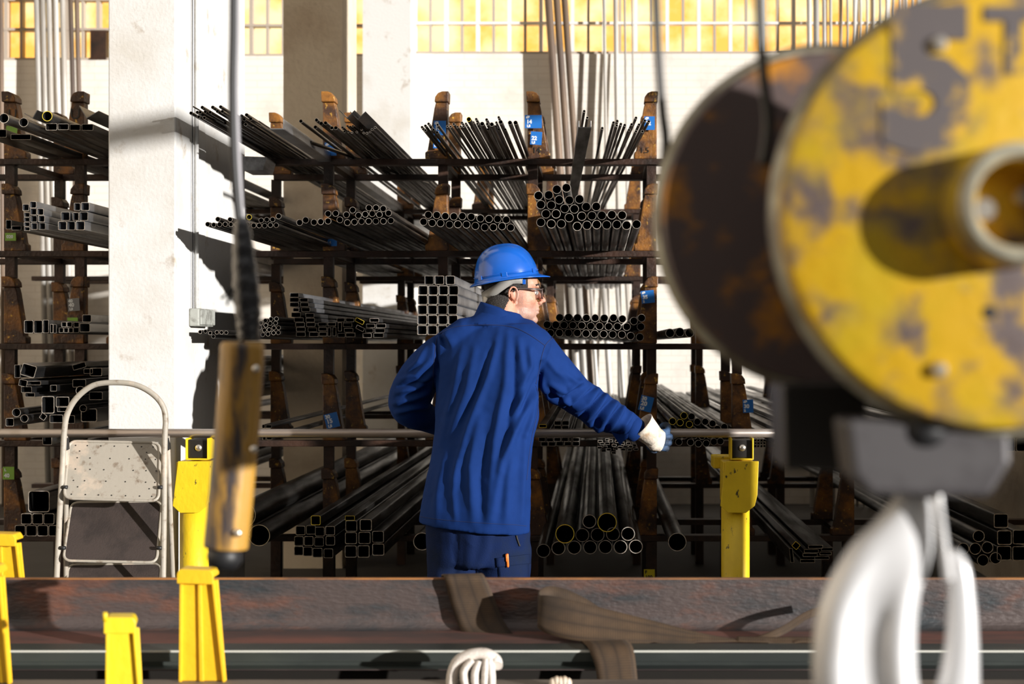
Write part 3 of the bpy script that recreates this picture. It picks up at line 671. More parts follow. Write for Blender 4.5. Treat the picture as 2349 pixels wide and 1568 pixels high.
grp('s', Z2, [(62,360,42,68),(118,385,72,32)], 5.62, 'loose rectangular tube at the far left', 'loose rectangular tubes at the far left')
grp('s', Z2, [(470,300,66,66),(555,232,50,56),(613,230,62,62),(545,302,46,60),(602,300,64,66),(449,368,64,66),(511,368,60,66),(577,367,68,68)], 5.6, 'larger square tube against the white column', 'larger square tubes against the column', m='steel_bright')
grp('s', Z2, [(207,1095,70,98),(275,1095,64,98),(330,1093,42,98)], 5.75, 'tall rectangular tube on the left rack third shelf', 'tall rectangular tubes on the left rack', m='steel_mid')
grp('s', Z2, [(371,1108,22,66),(395,1110,22,66),(460,1078,38,36),(500,1078,38,36),(550,1080,40,36),(440,1120,34,36),(475,1120,34,36),(510,1120,34,36),(548,1120,40,38)], 5.75, 'small rectangular tube, left rack third shelf', 'small rectangular tubes on the left rack', m='steel_mid')
grp('s', Z2, [(625,1035,66,58),(610,1102,78,66)], 5.75, 'square tube with chalk marks beside the column, third shelf', 'marked square tubes beside the column', m='steel_bright')
lb='dark tube in the jumble above the stool'; g='jumbled heap on the left rack'
grp('s', Z2, [(125,1415,44,95),(205,1410,110,90,{'rot':R(16)}),(570,1378,100,40,{'rot':R(-16)}),(635,1414,66,36),(245,1500,100,30),(165,1500,60,50,{'rot':R(12)}),(690,1420,90,60)], 5.75, lb, g, m='steel_mid')
lb='dark tube in the lower heap behind the stool hoop'; g='lower heap on the left rack'
grp('s', Z3, [(385,125,48,48),(345,245,95,130),(450,225,100,80),(190,135,80,44),(215,173,72,32),(405,345,100,60),(70,370,60,60),(340,500,70,70),(450,275,80,40),(500,350,80,60),(570,90,100,60),(690,180,100,60),(640,320,120,100),(310,330,44,44,{'rot':R(35)})], 5.75, lb, g, m='steel_mid')
grp('r', Z3, [(578,143,34),(598,270,28),(175,343,30),(118,300,32)], 5.72, 'round tube in the heap behind the stool hoop', 'round tubes in the jumbled heap', m='steel_mid')
grp('s', Z3, [(280,940,160,160),(190,1065,80,82),(271,1065,80,82),(352,1065,80,82),(145,1150,80,82),(226,1150,80,82),(307,1150,80,82),(388,1150,80,82)], 5.85, 'square tube stack low behind the step stool', 'square tubes low behind the step stool')

# wide channels and angle irons on the top shelf
def channel(name, label, px, py, wpx, hpx, Y, L, sides, m, t=0.004, cat='steel section', yaw=0):
    mb = MB(); x0, z0 = X_(px, Y), Z_(py, Y); w = wpx*Y/F; h = hpx*Y/F
    mb.box((x0, Y, z0), (x0+w, Y+L, z0+t))
    if 'r' in sides: mb.box((x0+w-t, Y, z0+t), (x0+w, Y+L, z0+h))
    if 'l' in sides: mb.box((x0, Y, z0+t), (x0+t, Y+L, z0+h))
    o = mb.build(name, m, bevel=0.001)
    if yaw: o.matrix_world = Matrix.Translation((x0, Y, 0)) @ Matrix.Rotation(yaw, 4, 'Z') @ Matrix.Translation((-x0, -Y, 0))
    return tag(o, label, cat)
channel('steel_channel', 'wide bare steel channel between tube bundles on the top shelf', 420+622/3.137, 180+366/3.137, 33, 24, 5.6, 5.8, 'r', M['steel_bright'])
channel('steel_channel', 'dark upright channel in the right bay of the top shelf', 940+1212/3.137, 180+358/3.137, 30, 18, 5.3, 5.9, 'lr', M['steel_dark'], yaw=R(2.0))
def angle(px, py, Y, s, lb, rot, m='steel_mid', L=5.6):
    mb = MB(); Mx = Matrix.Translation(P(px, py, Y)) @ Matrix.Rotation(rot, 4, 'Y')
    mb.box((0,0,0),(s,L,0.003), M=Mx); mb.box((0,0,0.003),(0.003,L,s), M=Mx)
    return tag(mb.build('angle_iron', M[m]), lb, 'steel section')
angle(796, 272, 5.6, .045, 'left of two angle irons open upward on the top shelf', R(-45))
angle(821, 275, 5.62, .045, 'right of two angle irons open upward on the top shelf', R(-45))
angle(198, 272, 5.8, .06, 'folded angle iron at the column on the left rack', R(-30))
angle(75, 272, 5.8, .04, 'narrow angle iron between the wide pipes of the left rack', R(-60))

# long stock leaning upright against the back wall
def lean(px0, py0, px1, py1, wpx, m, lb, group, Y0=12.28, Y1=12.40, sq=False, ztop=None):
    """bottom and top given in the picture plane at the wall"""
    mb = MB(); r = wpx/2*12.1/F
    yz = lambda z: (12.16 if ztop else 12.22) + 0.215*z/6.2
    def pt(px, py):
        z = 1.4
        for _ in range(4): z = Z_(py, yz(z))
        return P(px, py, yz(z))
    a = pt(px0, py0); b = pt(px1, py1); d = b-a
    top = ztop or 6.2
    a, b = a - d*((a.z-0.01)/d.z), a + d*((top-a.z)/d.z)
    mb.tube([a, b], r, 4 if sq else 12)
    return tag(mb.build('leaning_bar' if sq else 'leaning_tube', M[m]), lb, 'steel tube', group)
for i, x in enumerate((84, 98, 112, 128, 143)):
    lean(x+8, 330, x, 0, 13, 'galv', 'pale upright tube leaning on the wall left of the column' + ', %s from left' % ORD[i], 'pale upright tubes left of the column')
for i, x in enumerate((162, 176)):
    lean(x+8, 330, x, 0, 11, 'brown_bar', 'dark upright bar beside the pale tubes left of the column' + ', %s from left' % ORD[i], 'dark upright bars left of the column')
lean(4, 300, 2, 0, 11, 'brown_bar', 'dark upright bar at the left edge of the picture', None)
for i, (x, w, m) in enumerate(((1258,15,'brown_bar'),(1277,13,'brown_bar'),(1295,12,'brown_bar'))):
    lean(x+26, 380, x, 0, w+3, m, 'brown upright bar leaning right of the fourteen millimetre plate' + ', %s from left' % ORD[i], 'brown upright bars behind the tubes')
for i, (x, w) in enumerate(((1386,7),(1412,11),(1433,5),(1450,4))):
    lean(x+4, 350, x, 0, w, 'galv', 'slender grey upright rod against the bright wall, %s from left' % ORD[i], 'slender grey upright rods')
for i, (x, w) in enumerate(((1318,16),(1335,14),(1362,9),(1392,14),(1422,9),(1444,8))):
    lean(x+14, 1000, x-8, 640, w, 'galv', 'grey upright pipe seen between shelves right of the face, %s from left' % ORD[i], 'grey upright pipes right of the face', Y0=12.0, Y1=12.06, ztop=2.2)
for i, (x, w) in enumerate(((1856,12),(1872,14),(1890,9),(1905,7))):
    lean(x+2, 300, x, 0, w, 'galv', 'pale upright tube leaning above the rear pulley, %s from left' % ORD[i], 'pale upright tubes above the rear pulley')
for i in range(11):
    lean(1946+i*15, 300, 1944+i*15, 0, 6, 'galv', 'thin pale rod in the row above the pulley, %s from left' % ORD[i], 'thin pale rods above the pulley')

# ------------------------------------------------------------------ pipe on roller stands
PIPE_Y = 5.5; PIPE_Z = Z_(993, PIPE_Y); PIPE_R = 10.0*PIPE_Y/F
mb = MB(); mb.tube([(-3.6, PIPE_Y, PIPE_Z), (2.9, PIPE_Y, PIPE_Z)], PIPE_R, 24)
tag(mb.build('steel_pipe', M['pipe_taupe']), 'long horizontal steel pipe resting on the yellow stands, held by the worker', 'steel pipe')
def stand(px_l, label, arm=True):
    """px_l: left pixel of the bracket"""
    Y = PIPE_Y; x0 = X_(px_l, Y); w = 52*Y/F
    root = empty('roller_stand', (x0+w/2, Y, 0), label, 'stand', None)
    zt = PIPE_Z - PIPE_R
    zb = Z_(1052, Y)
    br = MB(); t = 0.005
    # U bracket, open to the front, with a base
    br.box((x0, Y-0.045, zb), (x0+t, Y+0.05, zt)); br.box((x0+w-t, Y-0.045, zb), (x0+w, Y+0.05, zt))
    br.box((x0+t, Y-0.045, zb), (x0+w-t, Y+0.05, zb+t))
    br.build('bracket', M['yellow_worn'], root, bevel=0.001)
    bp = MB(); bp.box((x0+t+.001, Y-0.03, zb+t+.001), (x0+w-t-.001, Y+0.039, zt-0.006)); bp.build('bearing_block', M['grease'], root, bevel=0.004)
    bo = MB(); bo.lathe([(0,0.006),(0.011,0.005),(0.0135,0.0)], Matrix.Translation((x0+w/2+0.002, Y-0.03, zb+0.045)) @ Matrix.Rotation(R(90),4,'X'), 20); bo.build('bolt', M['bolt'], root)
    # head plate, chamfered
    hx = lambda p: x0 + (p-1674)*Y/F
    z = lambda p: Z_(p, Y)
    hd = MB()
    out = [(hx(1661), z(1054)), (hx(1736), z(1054)), (hx(1733), z(1130)), (hx(1727), z(1155)), (hx(1707), z(1171)), (hx(1666), z(1171)), (hx(1649), z(1155)), (hx(1652), z(1130))]
    hd.prism(out, Y-0.07, Y-0.06); 
    hd.build('head_plate', M['yellow_worn'], root, bevel=0.002)
    h2 = MB(); h2.box((hx(1655), Y-0.059, z(1150)), (hx(1728), Y+0.07, z(1056))); h2.build('head_body', M['yellow_worn'], root, bevel=0.004)
    if arm:
        h3 = MB(); h3.box((hx(1640), Y+0.071, z(1078)), (hx(1722), Y+0.20, z(1050))); h3.build('side_arm', M['yellow_worn'], root, bevel=0.004)
    po = MB(); cx = hx(1687); r = 32.5*Y/F
    po.tube([(cx, Y+0.0, 0.012), (cx, Y+0.0, z(1150)-.002)], r, 32); po.build('post', M['yellow_worn'], root)
    bs = MB(); bs.box((cx-0.14, Y-0.14, 0), (cx+0.14, Y+0.14, 0.012)); bs.build('base_plate', M['yellow_worn'], root, bevel=0.002)
    return root
stand(1674, 'yellow roller stand under the pipe right of the worker')
stand(433, 'yellow roller stand half hidden by the hanging crane control', False)

# ------------------------------------------------------------------ foreground steel
mb = MB(); Yw = 3.62
zt, zb = Z_(1326, Yw), Z_(1440, Yw)
Yf = 3.42
prof = [(Yw, zt), (Yw+0.012, zt), (Yw+0.012, zb-0.03), (Yf, zb-0.03), (Yf, zb-0.001)]
for k in range(7):
    a = R(90*k/6); prof.append((Yw - 0.030 + 0.030*math.sin(a), zb + 0.030*(1-math.cos(a))))
hb = MB(); hb.prismx(prof, -2.4, 2.6)
o = hb.build('steel_channel_beam', [M['beam_rust']]); 
for p in o.data.polygons: p.use_smooth = False
tag(o, 'long brown rusty channel beam lying across the foreground', 'steel beam')
mb = MB(); mb.box((-2.4, Yw-0.0008, zt-0.003), (2.6, Yw+0.0125, zt+0.0008)); mb.build('rusted_edge', M['beam_edge'], o)
mb = MB(); mb.box((-2.4, Yf+0.004, zb-0.0005), (2.6, Yw-0.042, zb+0.0006)); mb.build('red_primed_flange', M['beam_red'], o)
# grey section in front
Y1 = 3.40
b2 = MB(); z0, z1, z2, z3 = Z_(1478, Y1), Z_(1493, 3.36), Z_(1516, 3.36), Z_(1539, 3.33)
b2.prismx([(3.415, z0), (3.36, z1+0.004), (3.357, z1), (3.357, z2), (3.372, z2-0.004), (3.372, z2-0.012), (3.335, z2-0.014), (3.333, z3+0.004), (3.415, z3+0.004)], -2.4, 2.6)
o2 = b2.build('steel_section', M['beam_green']); tag(o2, 'smooth grey green steel section lying in front of the rusty beam', 'steel beam')
mb = MB(); mb.box((-2.4, 3.3545, z1-0.0015), (2.6, 3.3565, z1+0.003)); mb.build('bright_edge', M['bright_edge'], o2)
mb = MB(); mb.box((-2.4, 3.330, z3+0.004), (2.6, 3.3325, z2-0.014)); mb.build('lower_lip', M['beam_mauve'], o2)
mb = MB(); mb.box((-2.4, 3.404, z3-0.065), (2.6, 3.4145, z3+0.0035)); mb.build('gap_shade_strip', M['grease'], o2)  # black strip added to stand in for deep shade in the gap
mb = MB(); zc = Z_(1557, 3.26)
mb.box((-2.6, 3.10, zc-0.10), (2.6, 3.26, zc)); o3 = mb.build('support_beam', M['support'], bevel=0.004); tag(o3, 'brownish support beam along the bottom edge of the picture', 'steel beam')
mb = MB(); mb.box((-2.6, 3.72, zc-0.099), (2.6, 3.88, zc-0.0605)); tag(mb.build('support_beam', M['beam_mauve'], bevel=0.004), 'rear support beam hidden behind the rusty beam', 'steel beam')
for x, wd in ((-1.6, 'left'), (-0.35, 'middle'), (1.15, 'right')):
    root = empty('trestle', (x, 3.35, 0), wd + ' dark trestle carrying the foreground beams below the picture', 'trestle', 'trestles under the foreground beams')
    mb = MB(); mb.box((x-0.05, 2.82, zc-0.16), (x+0.05, 3.90, zc-0.101)); mb.build('top_bar', M['rust_dark'], root)
    mb = MB(); mb.box((x-0.04, 3.43, zc-0.10), (x+0.04, 3.64, z3-0.001 if False else zb-0.045)); mb.build('packing_block', M['rust_dark'], root)
    for y in (3.1, 3.7):
        mb = MB(); mb.box((x-0.03, y-0.03, 0), (x+0.03, y+0.03, zc-0.161)); mb.build('leg', M['rust_dark'], root)

# yellow stanchions in the foreground: tapered U channels with a folded top
def y_stanchion(pl, pr, ptop, Y, zbot, s, label, rib=True, rot=0.0, mat_='yellow', hook=False):
    x0, x1 = X_(pl, Y), X_(pr, Y); w = x1-x0; zt = Z_(ptop, Y); h = zt-zbot; c = (x0+x1)/2
    root = empty('stanchion', (c, Y, zbot), label, 'stanchion')
    Mx = Matrix.Translation((c, Y, 0)) @ Matrix.Rotation(rot, 4, 'Z') @ Matrix.Translation((-c, -Y, 0))
    if s > 0: a, b, tl, tr = x0, x1, x0, x0+w*0.76
    else: a, b, tl, tr = x0, x1, x1-w*0.76, x1
    mb = MB(); zc_ = zt-0.028
    mb.prism([(a, zbot), (b, zbot), (tr+0.006*s, zc_), (tl+0.002, zc_)], Y, Y+0.006, M=Mx); mb.build('web', M[mat_], root, bevel=0.0015)
    for nm, (p, q) in (('flange', ((a, zbot), (tl+0.002, zc_))), ('flange', ((b, zbot), (tr, zc_)))):
        mb = MB(); sg = 1 if nm == 'flange' and p[0] == a else -1
        mb.prism([(p[0], p[1]), (p[0]+sg*0.006, p[1]), (q[0]+sg*0.006, q[1]), (q[0], q[1])], Y-0.011, Y-0.0003, M=Mx); mb.build(nm, M[mat_], root, bevel=0.001)
    if rib:
        mb = MB(); m0 = a+w*0.43; m1 = tl+(tr-tl)*0.52
        mb.prism([(m0, zbot), (m0+w*0.10, zbot), (m1+w*0.08, zc_-0.004), (m1, zc_-0.004)], Y-0.007, Y-0.0003, M=Mx); mb.build('rib', M[mat_], root, bevel=0.002)
    mb = MB()
    n = 16; prof = []; ca, cb = tl-0.001, tr+0.001; rc = 0.011; zc2 = zt-0.033
    for k in range(n+1):
        x = ca + (cb-ca)*k/n; e = min(x-ca, cb-x); dz = 0 if e >= rc else rc - math.sqrt(max(0, rc*rc-(rc-e)**2))
        prof.append((x, zt - dz - 0.003*(k/n)))
    prof = [(ca, zc2)] + prof + [(cb, zc2-0.002)]
    mb.prism(prof, Y-0.022, Y-0.013, M=Mx)
    mb.prism([(x, z) for x, z in prof[1:-1]] + [(x, z-0.006) for x, z in reversed(prof[1:-1])], Y-0.0125, Y+0.03, M=Mx)
    mb.build('folded_cap', M[mat_], root, bevel=0.002)
    if hook:
        mb = MB(); mb.tube([Mx @ Vector((tl+0.002, Y-0.03, zt-0.006)), Mx @ Vector((tl+0.003, Y-0.034, zt+0.012))], 0.005, 8); mb.build('lug', M[mat_], root)
    return root
y_stanchion(413, 519, 1301, 3.24, zc+0.0006, 1, 'tall yellow stanchion standing below the hanging crane control')
mb = MB(); mb.box((-2.6, 2.84, zc-0.099), (2.6, 3.0, zc-0.06)); tag(mb.build('support_beam', M['beam_mauve'], bevel=0.004), 'lower support beam just below the bottom edge of the picture', 'steel beam')
y_stanchion(244, 332, 1409, 2.92, zc-0.0595, 1, 'blackened yellow stanchion lower left, shortest of the foreground ones', rib=False, rot=R(14), mat_='yellow_worn', hook=True)
y_stanchion(-52, 72, 1220, 3.80, zc-0.06, 1, 'yellow stanchion behind the rusty beam at the left edge')
y_stanchion(-70, 27, 1292, 3.22, zc+0.0006, 1, 'pale lit yellow stanchion cut off by the left edge')

# straps
def ribbon(name, rows, m, label, thick=0.003, cat='strap', n=8, sm=True, group=None, zmin=None):
    """rows: (ax, ay, aY, bx, by, bY) two edges of the band in picture pixels + depth"""
    rows = smooth_pts(rows, n)
    A = [P(r[0], r[1], r[2]) for r in rows]; B = [P(r[3], r[4], r[5]) for r in rows]
    if zmin:
        for L_ in (A, B):
            for p in L_:
                if 3.42 < p.y < 3.60: p.z = max(p.z, zmin)
    K = 6; mb = MB(); vs = []
    for a, b in zip(A, B):
        for k in range(K+1): vs.append(a.lerp(b, k/K))
    fs = [(i*(K+1)+k, i*(K+1)+k+1, (i+1)*(K+1)+k+1, (i+1)*(K+1)+k) for i in range(len(A)-1) for k in range(K)]
    mb.add(vs, fs, 0, True)
    o = mb.build(name, m)
    ln = [0.0]
    for i in range(1, len(A)): ln.append(ln[-1] + ((A[i]+B[i])/2 - (A[i-1]+B[i-1])/2).length)
    uv = o.data.uv_layers.new(name='UVMap')
    for lp in o.data.loops: uv.data[lp.index].uv = ((lp.vertex_index % (K+1))/K, ln[min(lp.vertex_index // (K+1), len(ln)-1)])
    md = o.modifiers.new('thick', 'SOLIDIFY'); md.thickness = thick; md.offset = 0
    return tag(o, label, cat, group)
zq = 0.0
ribbon('lifting_strap', [(1016,1400,3.80,1112,1400,3.80),(1012,1330,3.72,1108,1328,3.72),(1014,1319,3.655,1098,1318,3.655),(1020,1325,3.60,1112,1322,3.60),(1032,1375,3.60,1135,1375,3.60),(1055,1440,3.585,1158,1428,3.585),(1080,1468,3.52,1186,1466,3.52),(1090,1474,3.45,1200,1474,3.45)], M['strap'],
       'brown webbing strap draped over the rusty beam in front of the trousers', thick=0.005)
ribbon('lifting_strap', [(1372,1392,3.575,1372,1470,3.50),(1345,1374,3.575,1345,1462,3.50),(1300,1352,3.575,1300,1448,3.52),(1262,1344,3.57,1262,1436,3.53),(1240,1352,3.54,1240,1436,3.50),(1238,1364,3.50,1236,1440,3.47),(1262,1366,3.48,1262,1455,3.45),(1320,1378,3.47,1318,1468,3.43),(1400,1399,3.47,1400,1474,3.42),(1500,1424,3.46,1500,1475,3.42),(1600,1450,3.45,1600,1476,3.42),(1680,1465,3.45,1680,1477,3.43),(1730,1462,3.46,1732,1474,3.43),(1790,1438,3.50,1795,1456,3.49),(1850,1402,3.54,1856,1418,3.53),(1900,1385,3.56,1904,1402,3.56)], M['strap'],
       'looped brown webbing strap lying along the rusty beam', thick=0.004, zmin=zb+0.006)
ribbon('strap_tail', [(1690,1460,3.46,1690,1474,3.43),(1760,1462,3.45,1760,1477,3.42),(1830,1461,3.45,1830,1477,3.42),(1900,1463,3.45,1900,1479,3.42)], M['strap'], 'thin end of brown strap running right towards the hook', thick=0.004, zmin=zb+0.006)
ribbon('hanging_strap', [(1330,1470,3.47,1430,1462,3.47),(1340,1474,3.40,1442,1472,3.40),(1352,1490,3.345,1452,1487,3.345),(1366,1530,3.315,1459,1525,3.315),(1374,1600,3.30,1466,1600,3.30)], M['strap'],
       'dark brown strap hanging down over the grey section', thick=0.005)
# white sling and a tan scrap
root = empty('webbing_sling', P(1086, 1568, 3.2), 'white webbing sling folded in an arch on the support beam', 'sling')
def band(nm, ctr, r, parent, m):
    mb = MB(); mb.tube([P(*c) for c in smooth_pts(ctr, 5)], r, 10, up=(0,1,0)); return mb.build(nm, m, parent)
band('strand', [(1036,1580,3.22),(1038,1545,3.22),(1050,1517,3.22),(1078,1502,3.22),(1112,1499,3.22),(1136,1512,3.22),(1140,1526,3.21)], (0.020,0.013), root, M['sling_white'])
for xs in ((1070,1580,1064,1540,1082,1514),(1092,1580,1090,1545,1098,1518),(1112,1580,1114,1545,1116,1512),(1128,1580,1128,1548,1124,1514)):
    band('strand', [(xs[0],xs[1],3.2),(xs[2],xs[3],3.2),(xs[4],xs[5],3.21)], (0.018,0.009), root, M['sling_white'])
mb = MB(); 
for k in range(5): mb.ellipsoid(tuple(P(1268+k*9, 1566-(k%2)*4-(3 if k == 2 else 0), 3.18)), (0.008,0.012,0.012), seg=12, rings=8)
tag(mb.build('work_glove', M['glove']), 'tan scrap of a work glove just showing at the bottom edge', 'glove')

# ------------------------------------------------------------------ step stool
def rpt(px, py, Y=None): return P(px, py, Y or 5.35)
lad = empty('step_stool', (X_(265,5.3), 5.3, 0), 'worn cream metal step stool with a hoop handle standing by the column', 'step stool')
YL = 5.30
hoop = [(117,1640),(126,1420),(136,1200),(144,1060),(148,985),(156,945),(178,910),(215,883),(262,877),(310,882),(350,903),(374,932),(380,965),(378,1010),(376,1200),(373,1420),(371,1640)]
mb = MB(); mb.tube([P(x, y, YL) for x, y in smooth_pts(hoop, 5)], 0.0105, 14, up=(0,1,0)); mb.build('hoop_frame', M['ladder'], lad)
mb = MB(); mb.tube([P(384,1000,YL+.02), P(390,1150,YL+0.08), P(408,1620,YL+0.22)], 0.009, 12); mb.build('leg', M['ladder'], lad)
mb = MB(); mb.tube([P(150,1000,YL+.02), P(152,1150,YL+0.08), P(150,1620,YL+0.22)], 0.009, 12); mb.build('leg', M['ladder'], lad)
def tread(corners, thick, m, rim, rimz, dots=False):
    """corners px: tl tr br bl with depths; rounded plate"""
    C = [P(*c) for c in corners]; n = (C[1]-C[0]).cross(C[3]-C[0]).normalized()
    if n.y > 0: n = -n
    pts = []
    rd = 0.14
    for i in range(4):
        p, a, b = C[i], C[(i-1)%4], C[(i+1)%4]
        la, lb = (a-p), (b-p); r = 0.032
        q0 = p + la.normalized()*r; q1 = p + lb.normalized()*r
        for k in range(6):
            t = k/5; pts.append((1-t)**2*q0 + 2*t*(1-t)*p + t*t*q1)
    c = sum(pts, Vector())/len(pts)
    mb = MB(); N_ = len(pts)
    vs = [v for v in pts] + [v - n*thick for v in pts]
    mb.add(vs, [list(range(N_)), list(range(2*N_-1, N_-1, -1))] + [(i, (i+1)%N_, (i+1)%N_+N_, i+N_) for i in range(N_)])
    pl = mb.build('tread', m, lad, bevel=0.001)
    if rim is not None:
        mb = MB(); q = [c + (v-c)*1.012 + n*rimz for v in pts]; mb.tube(q + [q[0], q[1]], 0.0055, 8, cap=False); mb.build('tread_rim', rim, pl)
    if dots:
        mb = MB()
        for j, row in enumerate(((0.07,0.2,0.35,0.5,0.65,0.80,0.93),(0.12,0.86),(0.1,0.24,0.46,0.67,0.85,0.96),(0.09,0.25,0.4,0.72,0.86,0.97),(0.08,0.2,0.43,0.64,0.86,0.96),(0.13,0.9),(0.07,0.22,0.36,0.5,0.65,0.8,0.93))):
            v = (0.07,0.17,0.29,0.49,0.69,0.80,0.93)[j]
            for u in row:
                p = (C[0].lerp(C[1], u)).lerp(C[3].lerp(C[2], u), v) + n*0.0006
                mb.lathe([(0, 0.0004), (0.0028, 0.0004), (0.0028, 0.0)], Matrix.Translation(p) @ n.to_track_quat('Z','Y').to_matrix().to_4x4(), 8, smooth=False)
        mb.build('punched_holes', M['print_black'], pl)
    return pl
tread([(160,1012,5.40),(366,1016,5.40),(363,1148,5.27),(148,1142,5.27)], 0.012, M['ladder'], M['ladder'], 0.0005, True)
tread([(165,1152,5.44),(370,1150,5.44),(358,1288,5.27),(146,1284,5.27)], 0.010, M['tread'], M['ladder'], -0.002)
tread([(158,1295,5.46),(368,1292,5.46),(362,1430,5.27),(146,1430,5.27)], 0.010, M['tread'], M['ladder'], -0.002)
for x, y in ((147,1117),(365,1117),(142,1256),(363,1256)):
    mb = MB(); mb.tube([P(x-3, y, 5.29), P(x+8, y, 5.29)], 0.007, 12); mb.build('pivot', M['black'], lad)
for x in (150, 383):
    mb = MB(); mb.prism([(X_(x-2,5.32), Z_(1035,5.32)), (X_(x+7,5.32), Z_(1030,5.32)), (X_(x+5,5.32), Z_(1003,5.32)), (X_(x-2,5.32), Z_(1001,5.32))], 5.312, 5.335); mb.build('hinge_plate', M['black'], lad, bevel=0.002)

# ------------------------------------------------------------------ hanging crane control
YP = 2.2
pend = empty('crane_control', P(540, 1040, YP), 'worn yellow and black crane control hanging at the left', 'crane control')
body = smooth_pts([(556,784),(554,850),(546,950),(537,1060),(528,1160),(520,1235),(518,1258)], 5)
mb = MB(); mb.tube([P(x, y, YP) for x, y in body], [(0.031,0.034) if 0 < i < len(body)-1 else (0.027,0.030) for i in range(len(body))], 24, up=(0,1,0))
mb.build('handle_body', M['pendant'], pend, bevel=0.003)
ed = MB(); ed.tube([P(x+33, y, YP-0.012) for x, y in body[1:-1]], 0.007, 10); ed.build('side_ridge', M['pendant'], pend)
for x, y in ((595,845),(590,1030),(553,1222)):
    mb = MB(); mb.lathe([(0,0.004),(0.005,0.003),(0.006,0)], Matrix.Translation(P(x-8, y, YP-0.03)) @ Matrix.Rotation(R(90),4,'X'), 14); mb.build('screw', M['bolt'], pend)
mb = MB(); mb.tube([P(520,1250,YP), P(516,1280,YP), P(513,1300,YP)], [0.024,0.028,0.020], 20); mb.build('end_cap', M['black'], pend)
tp = [(553,500,12),(556,530,20),(560,600,26),(566,680,30),(570,740,27),(572,782,24)]
tp = smooth_pts(tp, 6); 
mb = MB(); mb.tube([P(x, y, YP) for x, y, r in tp], [r*YP/F*(1+0.06*math.sin(i*2.1)) for i, (x, y, r) in enumerate(tp)], 20); mb.build('taped_sleeve', M['tape'], pend)
mb = MB(); mb.tube([P(536,690,YP), P(522,672,YP-.005), P(508,684,YP)], 0.0025, 8); mb.tube([P(540,640,YP), P(520,700,YP), P(526,660,YP)], 0.002, 8); mb.build('tie_wire', M['black'], pend)
mb = MB(); mb.tube([P(*p, YP) for p in smooth_pts([(536,-60),(535,80),(533,200),(535,330),(541,430),(550,520),(556,560)], 6)], 0.0062, 12, up=(0,1,0)); mb.build('supply_cable', M['black'], pend)
mb = MB(); mb.tube([P(*p, YP+0.01) for p in smooth_pts([(543,-60),(543,80),(541,200),(545,330),(550,430),(556,520),(560,560)], 6)], 0.0042, 12, up=(0,1,0)); mb.build('support_cable', M['cable_white'], pend)

# ------------------------------------------------------------------ crane hook block
blk = empty('crane_hook_block', P(2290, 485, 1.2), 'yellow crane hook block with twin pulleys filling the right side', 'crane hook block')
def disc(nm, px, py, Y, prof, m, seg=96, ang=0.0, parent=blk):
    Mx = Matrix.Translation(P(px, py, Y)) @ Matrix.Rotation(ang, 4, 'Z') @ Matrix.Rotation(R(90), 4, 'X')
    mb = MB(); mb.lathe(prof, Mx, seg); o = mb.build(nm, m, parent)
    md = o.modifiers.new('e', 'EDGE_SPLIT'); md.split_angle = R(40)
    return o
# near cheek: +h points to the camera
ck = disc('cheek_plate', 2290, 485, 1.21, [(0,0.010),(0.176,0.010),(0.183,0.007),(0.186,0.0),(0.186,-0.012),(0,-0.012)], M['block_paint'])
disc('cheek_rim', 2290, 487, 1.225, [(0.180,0.006),(0.190,0.004),(0.196,-0.004),(0.196,-0.02),(0.180,-0.02)], M['rim_metal'])
disc('sheave', 2285, 490, 1.29, [(0,0.03),(0.198,0.03),(0.204,0.02),(0.185,0.002),(0.185,-0.008),(0.204,-0.026),(0.204,-0.036),(0,-0.036)], M['grease'])
ck2 = disc('cheek_plate', 1895, 500, 1.52, [(0,0.010),(0.172,0.010),(0.176,0.004),(0.176,-0.012),(0,-0.012)], M['block_rust'])
disc('cheek_rim', 1895, 500, 1.53, [(0.172,0.012),(0.180,0.010),(0.186,0.0),(0.186,-0.018),(0.172,-0.018)], M['rim_metal'])
disc('sheave', 1895, 500, 1.59, [(0,0.035),(0.187,0.035),(0.191,0.02),(0.172,0.0),(0.191,-0.02),(0.191,-0.03),(0,-0.03)], M['grease'])
# hub on the near cheek
disc('hub_ring', 2300, 478, 1.199, [(0.0,0.012),(0.034,0.012),(0.036,0.048),(0.044,0.050),(0.049,0.045),(0.052,0.0)], M['block_paint'], 64)
disc('hub_lip', 2300, 478, 1.199, [(0.0365,0.0485),(0.040,0.0530),(0.045,0.0525),(0.0495,0.0465)], M['rim_metal'], 64)
for px, py, r in ((2250,483,.0105),(2345,452,.009)):
    disc('hub_bolt', px, py, 1.186, [(0,0.012),(r*0.8,0.012),(r,0.008),(r,0.0)], M['bolt'], 24)
for px, py in ((2153,102),(2153,848)):
    disc('cheek_bolt', px, py, 1.199, [(0,0.007),(0.005,0.0065),(0.0068,0.004),(0.007,0)], M['bolt'], 24)
disc('oil_hole', 2272, 716, 1.1992, [(0,0.0006),(0.0055,0.0006),(0.0055,0)], M['black'], 20)
# painted load figure, worn
t5 = text('5', 0.158, P(2132, 196, 1.1985), (R(90), 0, 0), M['worn_figure'], ck, 'painted_number', bold=0.008, align='CENTER', ext=0.0002)
t6 = text('T', 0.075, P(2325, 100, 1.1985), (R(90), 0, 0), M['worn_figure'], ck, 'painted_number', bold=0.003, align='CENTER', ext=0.0002)
